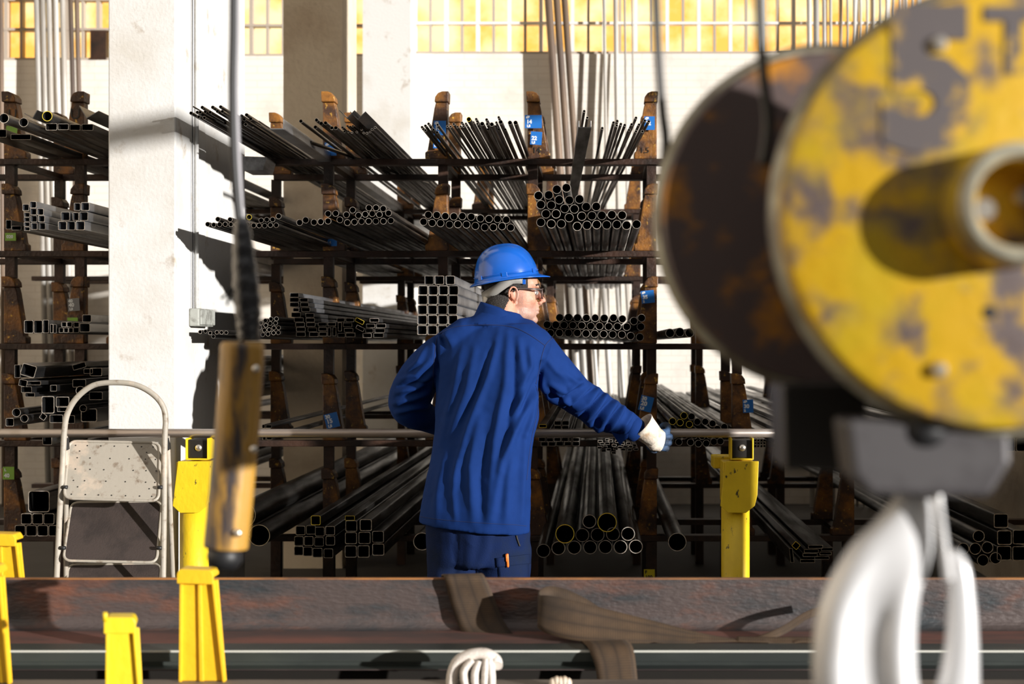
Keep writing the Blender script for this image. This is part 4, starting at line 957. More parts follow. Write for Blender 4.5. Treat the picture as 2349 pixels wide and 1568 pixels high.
# crosshead and side block
def bx_px(nm, pts, Y0, Y1, m, bevel=0.004):
    mb = MB(); mb.prism([(X_(x, Y0), Z_(y, Y0)) for x, y in pts], Y0, Y1); return mb.build(nm, m, blk, bevel=bevel)
bx_px('crosshead', [(1940,962),(2318,962),(2322,1062),(2280,1130),(2262,1142),(1996,1136),(1956,1090)], 1.225, 1.30, M['block_grey'], 0.006)
bx_px('side_block', [(1795,880),(1990,880),(1990,1085),(1800,1078)], 1.36, 1.47, M['grease'])
mb = MB(); mb.lathe([(0,0.003),(0.0145,0.003),(0.0155,0)], Matrix.Translation(P(2130,985,1.2245)) @ Matrix.Rotation(R(90),4,'X'), 28); mb.build('pin_hole', M['black'], blk)
mb = MB(); mb.tube([P(2290,485,1.26), P(2230,485,1.40), P(1950,500,1.50)], 0.03, 20); mb.build('axle', M['grease'], blk)
# the hook itself
hk = [(2095,1105,1.262,33,36,0),(2090,1165,1.262,48,44,0),(2062,1245,1.262,78,54,0),(2018,1325,1.262,98,60,.25),(1990,1410,1.262,112,64,.6),(1982,1500,1.262,117,66,.65),(1992,1590,1.262,116,66,.6),(2050,1690,1.262,98,64,.4),(2130,1712,1.262,78,56,.2),(2185,1630,1.262,54,46,0),(2204,1510,1.262,38,38,0),(2206,1390,1.262,29,32,0),(2199,1300,1.262,22,26,0),(2188,1262,1.262,8,8,0)]
hk = smooth_pts(hk, 6)
mb = MB(); mb.hook(hk)
hook = mb.build('hook', M['hook_steel'], blk)
lt = smooth_pts([(2150,1130,22),(2152,1165,24),(2160,1220,18),(2170,1290,14),(2176,1330,10)], 5)
mb = MB(); mb.tube([P(a, b, 1.235) for a, b, r in lt], [(r*1.235/F, 0.004) for a, b, r in lt], 14, up=None); mb.build('safety_latch', M['hook_steel'], blk)
# wire ropes
for nm, pts, lb in (('wire_rope', [(1503,-40,1.57),(1510,120,1.57),(1519,250,1.575),(1527,330,1.585),(1515,430,1.59)], ''), ('wire_rope', [(1740,-40,1.28),(1745,80,1.28),(1752,180,1.28),(1764,280,1.285),(1752,380,1.29)], '')):
    mb = MB(); mb.tube([P(*p) for p in smooth_pts(pts, 5)], 0.0052, 10); mb.build(nm, M['grease'], blk)

# ------------------------------------------------------------------ the worker
def remeshed(mb, voxel, name, mats, parent=None, smooth=4, fac=0.6):
    me = mb.mesh(name); o = bpy.data.objects.new(name, me); COL.objects.link(o)
    r = o.modifiers.new('r', 'REMESH'); r.mode = 'VOXEL'; r.voxel_size = voxel; r.use_smooth_shade = True
    if smooth:
        s = o.modifiers.new('s', 'SMOOTH'); s.iterations = smooth; s.factor = fac
    dg = bpy.context.evaluated_depsgraph_get(); dg.update()
    nm = bpy.data.meshes.new_from_object(o.evaluated_get(dg)); nm.name = name
    o.modifiers.clear(); o.data = nm; bpy.data.meshes.remove(me)
    for m in (mats if isinstance(mats, (list, tuple)) else [mats]): nm.materials.append(m)
    for p in nm.polygons: p.use_smooth = True
    if parent is not None: attach(o, parent)
    return o
def proj(p): return (CX + p[0]*F/p[1], CY - (p[2]-EYE)*F/p[1])
def seg_d(x, y, a, b):
    dx, dy = b[0]-a[0], b[1]-a[1]; L2 = dx*dx+dy*dy
    t = 0 if L2 == 0 else max(0, min(1, ((x-a[0])*dx+(y-a[1])*dy)/L2))
    return math.hypot(x-a[0]-t*dx, y-a[1]-t*dy), t

# head frame
YH = 5.20
C = P(1183, 668, YH) + Vector((-0.0156, 0.073, 0))
yaw = R(12); pit = R(0)
HM = Matrix.Translation(C) @ Matrix.Rotation(yaw, 4, 'Z') @ Matrix.Rotation(-pit, 4, 'Y')
# local: +x forward, -y towards the camera, +z up
body = MB()
E = lambda c, r, **k: body.ellipsoid(c, r, M=HM, **k)
E((-0.006,0,0.030),(0.097,0.074,0.094), seg=32, rings=20)
E((0.030,0,-0.020),(0.062,0.062,0.080), seg=28, rings=18)
E((0.058,0,0.030),(0.036,0.055,0.040))
E((0.040,0,-0.078),(0.050,0.052,0.036), seg=24)
E((0.066,0,-0.060),(0.026,0.034,0.045))
E((0.072,0,-0.103),(0.023,0.028,0.018))
E((0.020,0.040,-0.075),(0.040,0.018,0.030)); E((0.020,-0.040,-0.075),(0.040,0.018,0.030))
for s in (-1, 1):
    E((0.083,s*0.022,0.020),(0.013,0.026,0.008))
    E((0.056,s*0.032,-0.028),(0.026,0.024,0.028))
    E((0.101,s*0.0105,-0.040),(0.009,0.007,0.0065))
    E((-0.002,s*0.074,-0.018),(0.012,0.008,0.024))
    # ear: helix ring + lobe
    er = []
    for k in range(15):
        a = R(-70 + k*250/14)
        er.append(HM @ Vector((-0.004 - 0.0165*math.sin(a-R(90))*-1*0 + 0.017*math.cos(a+R(20)) - 0.006, s*(0.082+0.006*(math.cos(a+R(20)) < 0)), -0.012 + 0.028*math.sin(a+R(20)))))
    body.tube(er, 0.0042, 8)
    E((0.000,s*0.079,-0.042),(0.008,0.005,0.010))
    E((-0.012,s*0.080,-0.012),(0.010,0.004,0.018))
body.tube([HM @ Vector(p) for p in ((0.084,0,0.010),(0.100,0,-0.012),(0.115,0,-0.031),(0.117,0,-0.038))], [0.009,0.0095,0.0108,0.0085], 14)
E((0.098,0,-0.044),(0.012,0.007,0.007))
E((0.089,0,-0.063),(0.013,0.022,0.0065)); E((0.088,0,-0.076),(0.012,0.020,0.0065)); E((0.086,0,-0.054),(0.012,0.020,0.010))
# neck, chest, arms under the clothes
def W(x, y, z): return Vector((x, y, z))
n0 = HM @ Vector((-0.022, 0, -0.03)); n1 = HM @ Vector((-0.030,0,-0.09)); n2 = P(1148, 712, 5.20); n3 = P(1142, 745, 5.19)
body.tube([n0, n1, n2, n3], [0.058, 0.058, 0.060, 0.066], 24)
body.tube([P(1142,745,5.19), P(1135,800,5.17), P(1110,900,5.12), P(1100,1050,5.07), P(1098,1180,5.05)], [(0.05,0.07),(0.08,0.12),(0.09,0.14),(0.10,0.14),(0.10,0.14)], 24, up=(0,1,0))
SR = [(1225,800,5.16),(1262,850,5.20),(1308,893,5.26),(1345,922,5.31),(1390,950,5.36),(1432,973,5.41),(1466,986,5.44),(1495,1000,5.455)]
SLf = [(1020,795,5.18),(968,845,5.22),(936,915,5.25),(955,952,5.29),(990,968,5.36),(1026,985,5.42),(1048,992,5.455)]
body.tube([P(*p) for p in SR], [0.05,0.048,0.045,0.042,0.038,0.033,0.027,0.026], 16)
body.tube([P(*p) for p in SLf], [0.05,0.046,0.042,0.038,0.034,0.028,0.026], 16)
person = remeshed(body, 0.0026, 'person', [M['skin']], smooth=9, fac=0.5)
tag(person, 'man in blue helmet and blue work jacket, seen from behind, gripping the pipe', 'person')
HI = HM.inverted()
at = person.data.attributes.new('stubble', 'FLOAT', 'POINT')
vals = []
for v in person.data.vertices:
    p = HI @ v.co
    a = 0.0
    if p.z < -0.035 and p.z > -0.14 and p.x > -0.01:
        a = min(1, (-0.035 - p.z)/0.03)
        if p.x < 0.02: a *= max(0, (p.x+0.01)/0.03)
    if 0.0 < p.x < 0.03 and -0.06 < p.z < 0.05: a = max(a, 0.7)
    vals.append(a)
at.data.foreach_set('value', vals)

def sub(name, mb, m, parent=person, **k): return mb.build(name, m, parent, **k)
# hair: a shell grown from the scalp
def hair_shell():
    me = person.data; mb = MB(); keep = {}; vs = []; fs = []
    def inside(p):
        if p.z > 0.004 and p.x < 0.045 and p.z < 0.10 and (p.x < 0.012 or p.z > 0.012): return True
        # nape, behind the ear
        if p.x < -0.022 and p.z > -0.075 and p.z < 0.10 and (p.x < -0.022 - max(0, (-0.02 - p.z))*0.55): return True
        return False
    for pl in me.polygons:
        cc = HI @ pl.center
        if abs(cc.x) > 0.15 or cc.z < -0.1 or cc.z > 0.15: continue
        if abs(cc.y) > 0.077 and cc.x > -0.03 and cc.z < 0.02: continue
        if not inside(cc): continue
        f = []
        for i in pl.vertices:
            if i not in keep:
                keep[i] = len(vs); v = me.vertices[i]
                vs.append(v.co + v.normal*(0.0032 + 0.0014*noise.noise(v.co*260)))
            f.append(keep[i])
        fs.append(f)
    mb.add(vs, fs, 0, True); o = mb.build('hair', M['hair'], person)
    md = o.modifiers.new('t', 'SOLIDIFY'); md.thickness = 0.004; md.offset = -1
    return o
hair_shell()
for s in (-1, 1):
    mb = MB(); mb.ellipsoid((0.081, s*0.031, -0.002), (0.011,0.012,0.010), M=HM); sub('eye', mb, M['eye'])
# eyebrow
for s in (-1, 1):
    mb = MB(); mb.tube([HM @ Vector(p) for p in ((0.096,s*0.012,0.022),(0.094,s*0.028,0.028),(0.080,s*0.046,0.024))], (0.004,0.003), 8); sub('eyebrow', mb, M['hair'])
# glasses
gl = MB()
for s in (-1, 1):
    c = Vector((0.108, s*0.033, -0.006)); pts = []
    for k in range(25):
        a = 2*math.pi*k/24; sx = abs(math.cos(a))**0.5*math.copysign(1, math.cos(a)); sz = abs(math.sin(a))**0.5*math.copysign(1, math.sin(a))
        pts.append(HM @ (c + Vector((-0.010*(abs(sx) if sx*s > 0 else 0)*0.8, sx*0.026, sz*0.018))))
    gl.tube(pts, 0.0022, 8, cap=False)
    gl.tube([HM @ Vector(p) for p in ((0.099, s*0.060, 0.008), (0.092, s*0.074, 0.008), (0.05, s*0.0775, 0.010), (0.005, s*0.080, 0.010), (-0.012, s*0.083, -0.002))], (0.0032,0.0016), 8)
gl.tube([HM @ Vector(p) for p in ((0.109,-0.009,0.0),(0.113,0,0.002),(0.109,0.009,0.0))], 0.002, 8)
glasses = sub('glasses', gl, M['glass_frame'])
for s in (-1, 1):
    mb = MB(); mb.box((0.1045, s*0.033-0.024, -0.022), (0.1055, s*0.033+0.024, 0.010), M=HM); mb.build('lens', M['lens'], glasses)

# helmet
HT = HM @ Matrix.Translation((-0.022, 0, 0.050)) @ Matrix.Rotation(R(-8.5), 4, 'Y')
mb = MB(); seg, rg = 72, 22
vs = []; A, B_, Hh = 0.1195, 0.102, 0.125
for i in range(rg+1):
    th = (math.pi/2)*i/rg
    for k in range(seg):
        ph = 2*math.pi*k/seg
        cr = math.cos(th)**0.80; sz = math.sin(th)**1.0
        x = A*cr*math.cos(ph); y = B_*cr*math.sin(ph); z = Hh*sz
        if x > 0: z *= 1 - 0.10*(x/A)**1.5*(1 - sz*0.6)
        # raised central ridge and side panels
        z += 0.005*math.exp(-(y/0.022)**4)*(sz > 0.45)*min(1, (sz-0.45)*5) if sz > 0.45 else 0
        x += 0.0
        vs.append(HT @ Vector((x, y, z)))
fs = [(i*seg+k, i*seg+(k+1)%seg, (i+1)*seg+(k+1)%seg, (i+1)*seg+k) for i in range(rg) for k in range(seg)]
mb.add(vs, fs, 0, True)
# brim
br = []
for j, (e, dz) in enumerate(((0.0,0.014),(0.0015,0.004),(0.004,0.0),(0.6,-0.003),(1.0,-0.005),(1.0,-0.008),(0.5,-0.007),(-0.004,-0.004),(-0.005,0.012))):
    ring = []
    for k in range(seg):
        ph = 2*math.pi*k/seg; c, s_ = math.cos(ph), math.sin(ph)
        ext = 0.008 + 0.030*max(0, c)**2.2 + 0.009*max(0, -c)**3
        ex = e if abs(e) < 0.02 else 0.004 + e*ext
        drop = -0.010*max(0, c)**2*(e if e > 0.1 else 0) - 0.006*max(0,-c)**2*(e if e > 0.1 else 0)
        ring.append(HT @ Vector(((A+ex)*c, (B_+ex)*s_, dz+drop)))
    br += ring
nb = 9
mb.add(br, [(i*seg+k, i*seg+(k+1)%seg, (i+1)*seg+(k+1)%seg, (i+1)*seg+k) for i in range(nb-1) for k in range(seg)], 0, True)
hel = sub('helmet', mb, M['helmet'])
md = hel.modifiers.new('t', 'SOLIDIFY'); md.thickness = 0.0022; md.offset = -1
# belt ribs on the shell
mb = MB(); rp = []
for k in range(seg+1):
    ph = 2*math.pi*k/seg; rp.append(HT @ Vector(((A+0.0005)*math.cos(ph), (B_+0.0005)*math.sin(ph), 0.017)))
mb.tube(rp, (0.0022,0.0016), 6, cap=False)
for ph in (-38, -100, -150):
    a = R(ph); q = HT @ Matrix.Translation(((A+0.001)*math.cos(a), (B_+0.001)*math.sin(a), 0.015)) @ Matrix.Rotation(a, 4, 'Z')
    mb.box((-0.002,-0.011,-0.009),(0.0018,0.009,0.006), M=q)
mb.build('helmet_slots', M['helmet'], hel, bevel=0.001)
for zz, yy in ((1, 0.024), (-1, -0.024)):
    mb = MB(); rp = []
    for k in range(13):
        t = R(28 + k*124/12); rp.append(HT @ Vector((0.92*A*math.cos(t), yy*(0.75+0.25*math.sin(t)), Hh*math.sin(t)**0.9*0.985 + 0.000)))
    mb.tube(rp, 0.0022, 6); mb.build('crown_ridge', M['helmet'], hel)
# suspension band round the back of the head
mb = MB(); rows = []
for k in range(33):
    a = R(70 + k*220/32); c, s_ = math.cos(a), math.sin(a)
    back = max(0, -c)
    zc_ = 0.044 - 0.068*back**1.1
    for dz, dr in ((0.022, 0.0), (-0.020, 0.0)):
        rows.append(HM @ Vector((-0.010 + 0.103*c - 0.006*back*(dz < 0)*-1, 0.083*s_, zc_ + dz*(0.8+0.2*back))))
mb.add(rows, [(2*i, 2*i+1, 2*i+3, 2*i+2) for i in range(32)], 0, True)
bandm = mb.build('suspension_band', M['helmet_band'], hel); md = bandm.modifiers.new('t', 'SOLIDIFY'); md.thickness = 0.003; md.offset = 1
mb = MB(); a = R(207); q = HM @ Matrix.Translation((-0.010+0.106*math.cos(a), 0.086*math.sin(a), -0.032)) @ Matrix.Rotation(R(198), 4, 'Z') @ Matrix.Rotation(R(-12), 4, 'X')
mb.box((-0.001,-0.016,-0.012),(0.005,0.016,0.012), M=q); tag(mb.build('ratchet_plate', M['band_light'], hel, bevel=0.004), 'pale plastic adjuster plate')
mb = MB(); q = HM @ Matrix.Translation((0.030, -0.079, 0.036)); mb.box((-0.006,-0.003,-0.010),(0.006,0.002,0.008), M=q); mb.build('band_clip', M['helmet'], hel, bevel=0.001)

# ---- jacket
jk = MB()
rings = [  # y, left, right, depth centre, half depth
 (742,1066,1226,5.185,0.085),(756,1026,1252,5.175,0.100),(775,1003,1266,5.165,0.112),(800,996,1262,5.155,0.122),(840,994,1245,5.14,0.132),(880,994,1236,5.13,0.136),
 (920,995,1237,5.115,0.138),(960,997,1238,5.10,0.135),(1000,994,1227,5.09,0.132),(1060,983,1219,5.07,0.134),(1110,972,1218,5.055,0.140),
 (1150,965,1217,5.045,0.146),(1190,959,1216,5.04,0.150),(1206,958,1216,5.04,0.150)]
SG = 56; V = []
for (py, l, r, yc, hd) in smooth_pts(rings, 4):
    xl, xr = X_(l, yc), X_(r, yc); cx = (xl+xr)/2; hw = (xr-xl)/2
    for k in range(SG):
        a = 2*math.pi*k/SG; c, s_ = math.cos(a), math.sin(a)
        ex = abs(c)**0.85*math.copysign(1, c); ey = abs(s_)**0.92*math.copysign(1, s_)
        z = Z_(py, yc)
        if py > 1150:  # the hem falls lower on the right side
            z -= (py-1150)/56*0.028*((ex+1)/2 - 0.35) + 0.0
        V.append((cx + hw*ex, yc + hd*ey - 0.045*ex, z))
nR = len(V)//SG
jk.add(V, [(i*SG+k, i*SG+(k+1)%SG, (i+1)*SG+(k+1)%SG, (i+1)*SG+k) for i in range(nR-1) for k in range(SG)] + [list(range(SG)), list(range(nR*SG-1, (nR-1)*SG-1, -1))], 0, True)
# shoulder slopes
jk.tube([P(1148,716,5.195), P(1146,735,5.19), P(1142,762,5.18)], [(0.066,0.073),(0.080,0.104),(0.10,0.165)], 28, up=(0,1,0))
jk.tube([P(1150,765,5.175), P(1205,777,5.17), P(1238,800,5.165)], [0.075,0.074,0.066], 24)
jk.tube([P(1130,768,5.175), P(1065,775,5.16), P(1028,795,5.145)], [0.075,0.074,0.062], 24)
ra = [(1228,800,5.16,.076),(1258,842,5.19,.079),(1292,878,5.235,.076),(1322,905,5.28,.071),(1352,926,5.32,.070),(1385,946,5.355,.066),(1415,962,5.39,.058),(1440,975,5.415,.050),(1458,984,5.43,.044)]
ra = smooth_pts(ra, 4); jk.tube([P(a, b, c) for a, b, c, d in ra], [d for *_, d in ra], 28)
la = [(1036,796,5.175,.072),(1003,822,5.19,.075),(970,855,5.215,.077),(948,893,5.235,.079),(938,925,5.25,.076),(954,944,5.28,.066),(978,958,5.33,.054),(1006,970,5.36,.048),(1030,980,5.415,.042)]
la = smooth_pts(la, 4); jk.tube([P(a, b, c) for a, b, c, d in la], [d for *_, d in la], 28)
jacket = remeshed(jk, 0.0048, 'jacket', [M['shirt']], person, smooth=7, fac=0.6)
# folds: (polyline in picture px, width px, height m)
FOLDS = [
 ([(1145,760),(1120,860),(1075,980),(1040,1100)],11,.0075),([(1165,765),(1160,880),(1135,1010),(1120,1195)],12,.0085),([(1190,780),(1200,860),(1190,950),(1150,1080)],10,.008),
 ([(1215,800),(1217,840),(1200,880)],8,.009),([(1228,850),(1205,905),(1170,960)],8,.009),([(1235,890),(1195,960),(1150,1060),(1130,1190)],11,.010),
 ([(1090,800),(1070,900),(1030,1000)],12,.006),([(1060,800),(1040,900),(1010,1020)],10,.005),([(1100,960),(1080,1070),(1085,1190)],14,.009),([(1180,1010),(1165,1100),(1160,1195)],12,.008),
 ([(1205,1000),(1198,1100),(1196,1195)],8,.006),([(1020,1040),(1005,1120),(1000,1190)],12,.006),([(1050,1060),(1040,1130),(1045,1190)],9,.005),
 ([(1228,900),(1218,960),(1205,1000)],7,.008),
 # right sleeve
 ([(1240,870),(1262,912),(1290,925)],8,.011),([(1262,880),(1300,900),(1336,868)],8,.009),([(1275,900),(1310,925),(1350,890)],8,.012),([(1318,940),(1345,925),(1372,893)],8,.013),
 ([(1345,960),(1368,935),(1392,905)],8,.013),([(1290,850),(1320,875),(1345,880)],7,.006),([(1375,980),(1392,950),(1415,922)],7,.012),([(1398,985),(1415,960),(1432,932)],6,.010),([(1425,1000),(1432,975),(1450,948)],6,.009),
 ([(1250,820),(1275,850),(1300,870)],8,.005),([(1330,975),(1360,975),(1390,990)],6,.008),
 # left sleeve
 ([(985,830),(955,860),(920,870)],8,.010),([(990,860),(955,890),(910,900)],8,.011),([(985,900),(945,915),(905,925)],8,.010),([(990,930),(950,935),(912,945)],7,.009),([(975,800),(960,830),(935,850)],7,.007),
]
VAL = [([(1130,790),(1100,880),(1060,970)],9,.006),([(1180,800),(1180,900),(1160,1000)],8,.006),([(1222,870),(1200,930),(1180,980)],7,.008),([(1120,1000),(1100,1100),(1105,1190)],10,.006),([(1236,905),(1238,870),(1242,830)],5,.010),
       ([(1255,900),(1285,912),(1325,890)],5,.010),([(1300,935),(1330,915),(1362,890)],5,.010),([(1332,955),(1355,935),(1384,900)],5,.011),([(1360,975),(1380,945),(1404,915)],5,.010),([(1386,985),(1404,958),(1424,930)],5,.009),
       ([(1000,770),(1002,850),(996,930)],5,.010),([(985,875),(950,880),(912,885)],5,.009)]
me = jacket.data; newco = []
for v in me.vertices:
    x, y = proj(v.co); n = v.normal; d = 0.0
    fac = max(0.0, min(1.0, (-n.y + 0.25)/0.6))
    if fac > 0:
        for sgn, LST in ((1, FOLDS), (-1, VAL)):
            for pl, w, h in LST:
                if x < min(p[0] for p in pl)-3*w or x > max(p[0] for p in pl)+3*w or y < min(p[1] for p in pl)-3*w or y > max(p[1] for p in pl)+3*w: continue
                best = 1e9; bt = 0; m_ = len(pl)-1
                for i in range(m_):
                    q, t = seg_d(x, y, pl[i], pl[i+1])
                    if q < best: best = q; bt = (i+t)/m_
                env = math.sin(math.pi*min(1, max(0, bt*0.9+0.05)))**0.5
                d += 1.55*sgn*h*math.exp(-(best/(w*0.85))**2)*env
    q = v.co*7.0
    d = d*fac + 0.0035*noise.noise(Vector((q.x*1.6, q.y*1.6, q.z*0.6))) + 0.0012*noise.noise(v.co*38)
    newco.append(v.co + n*d)
for v, c in zip(me.vertices, newco): v.co = c
me.update()
bvh = BVHTree.FromObject(jacket, bpy.context.evaluated_depsgraph_get())
EYEV = Vector((0, 0, EYE))
def on(px, py, lift=0.0, tree=None):
    d = (P(px, py, 5) - EYEV).normalized(); h = (tree or bvh).ray_cast(EYEV, d)
    return None if h[0] is None else h[0] + h[1]*lift
def seam(nm, pts, r, m, parent, tree=None, lift=0.0004):
    q = [on(x, y, lift, tree) for x, y in smooth_pts(pts, 10)]; q = [p for p in q if p is not None]
    q2 = [q[0]]
    for p in q[1:]:
        if (p-q2[-1]).length < 0.06: q2.append(p)
    mb = MB(); mb.tube(q2, r, 6); return mb.build(nm, m, parent)
seam('yoke_seam', [(1004,768),(1035,752),(1075,746),(1130,745),(1178,751),(1215,768),(1250,792)], 0.0016, M['seam'], jacket)
seam('sleeve_seam', [(1270,772),(1252,790),(1243,815),(1236,850),(1229,880)], 0.0016, M['seam'], jacket)
seam('sleeve_seam', [(1003,772),(998,800),(994,850),(992,900)], 0.0016, M['seam'], jacket)
seam('side_seam', [(1229,885),(1235,910),(1232,950),(1222,990),(1214,1040),(1208,1100)], 0.0014, M['seam'], jacket)
seam('hem_stitch', [(962,1184),(1000,1190),(1040,1194),(1090,1198),(1140,1201),(1180,1203),(1208,1206)], 0.0010, M['seam'], jacket)
# collar
mb = MB(); cc = [n2 + Vector((0,0,0.008)), n2 + Vector((0.004, -0.002, 0.026))]
rows = []
for (dz, ra_, rb_) in ((-0.05,0.085,0.080),(-0.03,0.076,0.073),(-0.010,0.070,0.068),(0.012,0.0675,0.066),(0.019,0.0675,0.066),(0.021,0.070,0.068),(0.010,0.076,0.073),(-0.010,0.085,0.081),(-0.026,0.093,0.087),(-0.044,0.106,0.098)):
    for k in range(36):
        a = 2*math.pi*k/36; fx = math.cos(a)
        rows.append(n2 + Vector((0.004 + (ra_+0.006)*fx, (rb_+0.006)*math.sin(a), dz - 0.012 - 0.024*fx - 0.016*max(0, fx))))
mb.add(rows, [(i*36+k, i*36+(k+1)%36, (i+1)*36+(k+1)%36, (i+1)*36+k) for i in range(9) for k in range(36)], 0, True)
mb.build('collar', M['shirt'], jacket)
# cuffs
def cuff(path, r0, nm='cuff'):
    a, b = P(*path[0]), P(*path[1]); mb = MB()
    prof = [(r0*0.9, 0.0), (r0, 0.002), (r0*1.02, 0.03), (r0*0.95, (b-a).length), (r0*0.8, (b-a).length), (r0*0.78, 0.01)]
    mb.lathe(prof, Matrix.Translation(a) @ (b-a).to_track_quat('Z', 'Y').to_matrix().to_4x4(), 28); return mb.build(nm, M['shirt'], jacket)
cuff([(1436,974,5.405),(1462,988,5.428)], 0.047)
cuff([(1020,976,5.39),(1036,984,5.42)], 0.042)
# torn sleeve flap below the forearm
mb = MB(); fl = [P(*p) for p in ((1402,990,5.345),(1420,996,5.345),(1442,994,5.36),(1440,1004,5.358),(1430,1012,5.352),(1423,1021,5.35),(1414,1008,5.345))]
mb.add(fl, [list(range(7))]); o = mb.build('torn_flap', M['shirt'], jacket); md = o.modifiers.new('t','SOLIDIFY'); md.thickness = 0.003

# ---- trousers, boots
tr = MB()
tr.tube([P(1095,1140,5.055), P(1097,1200,5.05), P(1098,1290,5.05)], [(0.132,0.178),(0.135,0.184),(0.125,0.185)], 36, up=(0,1,0))
hipz = Z_(1290, 5.05)
for (px, sx, r1) in ((1043, -1, 0.098), (1152, 1, 0.104)):
    x = X_(px, 5.05)
    tr.tube([(x, 5.05, hipz+0.06), (x, 5.05, hipz-0.08), (x+0.005*sx, 5.04, 0.42), (x+0.015*sx, 5.06, 0.12), (x+0.018*sx, 5.06, 0.06)], [r1, r1, 0.082, 0.076, 0.080], 28, up=(0,1,0))
trousers = remeshed(tr, 0.0075, 'trousers', [M['trousers']], person, smooth=8, fac=0.6)
for v in trousers.data.vertices:
    x, y = proj(v.co); q = v.co
    d = 0.007*noise.noise(Vector((q.x*9, q.y*9, q.z*4))) + 0.003*noise.noise(q*22)
    for pl, w, h in (([(1044,1212),(1042,1330)],8,-.006),([(1080,1220),(1075,1330)],12,.008),([(1120,1215),(1115,1260),(1085,1320)],10,.008),([(1182,1215),(1192,1250)],6,.010)):
        best = min(seg_d(x, y, pl[i], pl[i+1])[0] for i in range(len(pl)-1))
        if v.normal.y < 0: d += h*math.exp(-(best/w)**2)
    v.co = v.co + v.normal*d
trousers.data.update()
tb = BVHTree.FromObject(trousers, bpy.context.evaluated_depsgraph_get())
def patch(nm, quad, lift, m, parent, tree, nx=10, ny=8, thick=0.003):
    mb = MB(); vs = []
    for j in range(ny+1):
        for i in range(nx+1):
            u, v = i/nx, j/ny
            a = [quad[0][k]*(1-u)+quad[1][k]*u for k in (0,1)]; b = [quad[3][k]*(1-u)+quad[2][k]*u for k in (0,1)]
            q = on(a[0]*(1-v)+b[0]*v, a[1]*(1-v)+b[1]*v, lift, tree)
            if q is None: q = vs[-1] if vs else P(a[0], a[1], 4.95)
            vs.append(q)
    mb.add(vs, [(j*(nx+1)+i, j*(nx+1)+i+1, (j+1)*(nx+1)+i+1, (j+1)*(nx+1)+i) for j in range(ny) for i in range(nx)], 0, True)
    o = mb.build(nm, m, parent); md = o.modifiers.new('t','SOLIDIFY'); md.thickness = thick; md.offset = 1; return o
patch('cargo_pocket', [(1141,1286),(1212,1276),(1213,1345),(1146,1350)], 0.002, M['trousers'], trousers, tb)
patch('pocket_flap', [(1137,1279),(1213,1270),(1214,1292),(1139,1300)], 0.006, M['trousers'], trousers, tb)
seam('leg_seam', [(1188,1210),(1184,1225),(1192,1252)], 0.003, M['print_black'], trousers, tb, 0.001)
for px, sx in ((1043, -1), (1152, 1)):
    mb = MB(); x = X_(px, 5.05) + 0.018*sx
    mb.ellipsoid((x, 5.14, 0.045), (0.048, 0.14, 0.045), seg=24, rings=14); mb.ellipsoid((x, 5.06, 0.08), (0.050, 0.055, 0.07), seg=20, rings=12); mb.box((x-0.045, 5.01, 0), (x+0.045, 5.26, 0.02))
    bt = remeshed(mb, 0.006, 'boot', [M['boot']], person, smooth=2)
# pen in the thigh pocket
pa = on(1161,1268,0.010,tb); pb = on(1163,1300,0.010,tb)
if pa and pb:
    pn = empty('pen', pb, 'orange pen clipped in the thigh pocket of the trousers', 'pen')
    mb = MB(); mb.tube([pa, pa.lerp(pb,0.05), pa.lerp(pb,0.9), pb], [0.003,0.0046,0.0046,0.0015], 12); mb.build('barrel', M['pen'], pn)
    mb = MB(); mb.tube([pa + Vector((-0.004,-0.003,-0.002)), pa.lerp(pb,0.55) + Vector((-0.004,-0.004,0))], 0.0016, 8); mb.build('clip', M['pen'], pn)

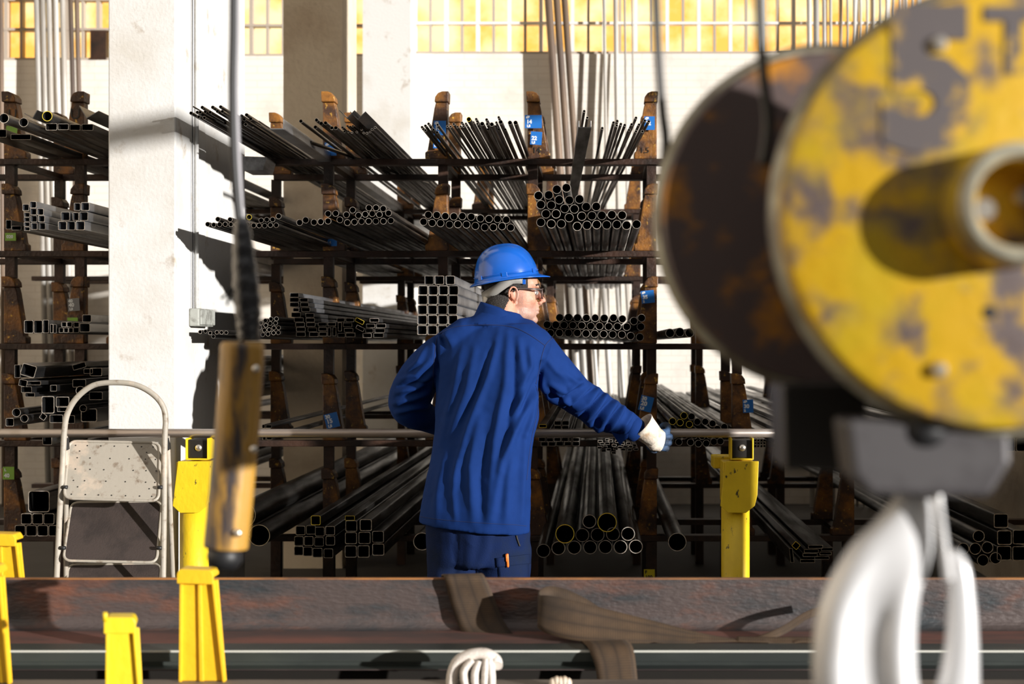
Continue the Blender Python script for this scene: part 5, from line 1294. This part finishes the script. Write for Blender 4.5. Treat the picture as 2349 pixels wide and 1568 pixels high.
# ---- gloves
def glove(wr, dirv, side, k, nm='glove'):
    """wr: wrist point; dirv: direction of the hand; fingers close on the pipe"""
    root = None
    z = dirv.normalized(); 
    cuffm = MB(); hand = MB(); fing = MB()
    pc = Vector((wr.x, 0, 0))
    # loose cuff
    a = wr
    q = (z).to_track_quat('Z', 'Y').to_matrix().to_4x4()
    cuffm.lathe([(0.040,0.075),(0.046,0.045),(0.052,0.012),(0.057,-0.004),(0.0545,-0.004),(0.049,0.012),(0.043,0.045),(0.036,0.073)], Matrix.Translation(a) @ q, 32)
    c0 = wr + z*0.02
    hand.tube([c0, c0.lerp(k, 0.4), k, k + Vector((side*0.022, 0.010, -0.006))], [(0.036,0.032),(0.042,0.034),(0.046,0.032),(0.040,0.026)], 20, up=(0,0,1))
    # four fingers at different heights curling away round the pipe, thumb below on the inner side
    base = k + Vector((side*0.030, 0.006, 0.0))
    for i, (dz, L, dx) in enumerate(((0.033,0.92,-0.004),(0.011,1.0,0.006),(-0.012,0.95,0.003),(-0.033,0.80,-0.006))):
        p0 = base + Vector((side*(dx-0.02), 0.0, dz*0.9)); p1 = base + Vector((side*(dx+0.016)*L, 0.012, dz))
        tz = dz if i > 1 else (PIPE_R+0.013+0.012 if i == 0 else PIPE_R+0.010+0.012)
        p2 = base + Vector((side*(dx+0.020)*L, 0.045*L+0.006, dz if i > 0 else 0.036)); p3 = base + Vector((side*(dx-0.002), 0.074*L, dz*0.95 - (0 if i else 0.004)))
        p4 = base + Vector((side*(dx-0.020), 0.066*L, dz*0.85))
        if i == 0: p2.z = PIPE_Z+PIPE_R+0.013; p3.z = PIPE_Z+PIPE_R+0.008; p3.y = PIPE_Y+0.030; p4 = Vector((p3.x-side*0.006, PIPE_Y+0.034, PIPE_Z-0.004))
        if i == 1: p1.z = PIPE_Z-0.012; p2.z = PIPE_Z-PIPE_R-0.013; p3.z = PIPE_Z-PIPE_R-0.008; p3.y = PIPE_Y+0.022; p4 = Vector((p3.x-side*0.008, PIPE_Y+0.030, PIPE_Z-0.008))
        fing.tube([Vector(p) for p in smooth_pts([tuple(p0), tuple(p1), tuple(p2), tuple(p3), tuple(p4)], 4)], [0.0125]*13+[0.0115]*4 if False else 0.0118, 12)
        fing.ellipsoid(tuple(p1), (0.0135,0.0135,0.0135), seg=12, rings=8); fing.ellipsoid(tuple(p4), (0.0112,0.0112,0.0112), seg=12, rings=8); fing.ellipsoid(tuple(p2), (0.0122,)*3, seg=12, rings=8)
    th = [k + Vector((-side*0.030, 0.004, -0.018)), k + Vector((-side*0.014, 0.022, -0.040)), k + Vector((side*0.004, 0.048, -0.038)), k + Vector((side*0.010, 0.066, -0.030))]
    fing.tube([Vector(p) for p in smooth_pts([tuple(p) for p in th], 4)], 0.0128, 12); fing.ellipsoid(tuple(th[-1]), (0.0125,)*3, seg=12, rings=8)
    palm = remeshed(hand, 0.0028, 'glove', [M['glove']], person, smooth=4)
    remeshed(fing, 0.0022, 'glove_fingers', [M['glove_blue']], palm, smooth=3)
    cuffm.build('glove_cuff', M['glove'], palm)
    return palm
wr = P(1472, 976, 5.425)
glove(wr, P(1512, 1014, 5.45) - wr, 1, P(1506, 1009, 5.448))
wl = P(1046, 985, 5.43)
glove(wl, P(1090, 1008, 5.45) - wl, 1, P(1084, 1006, 5.448))
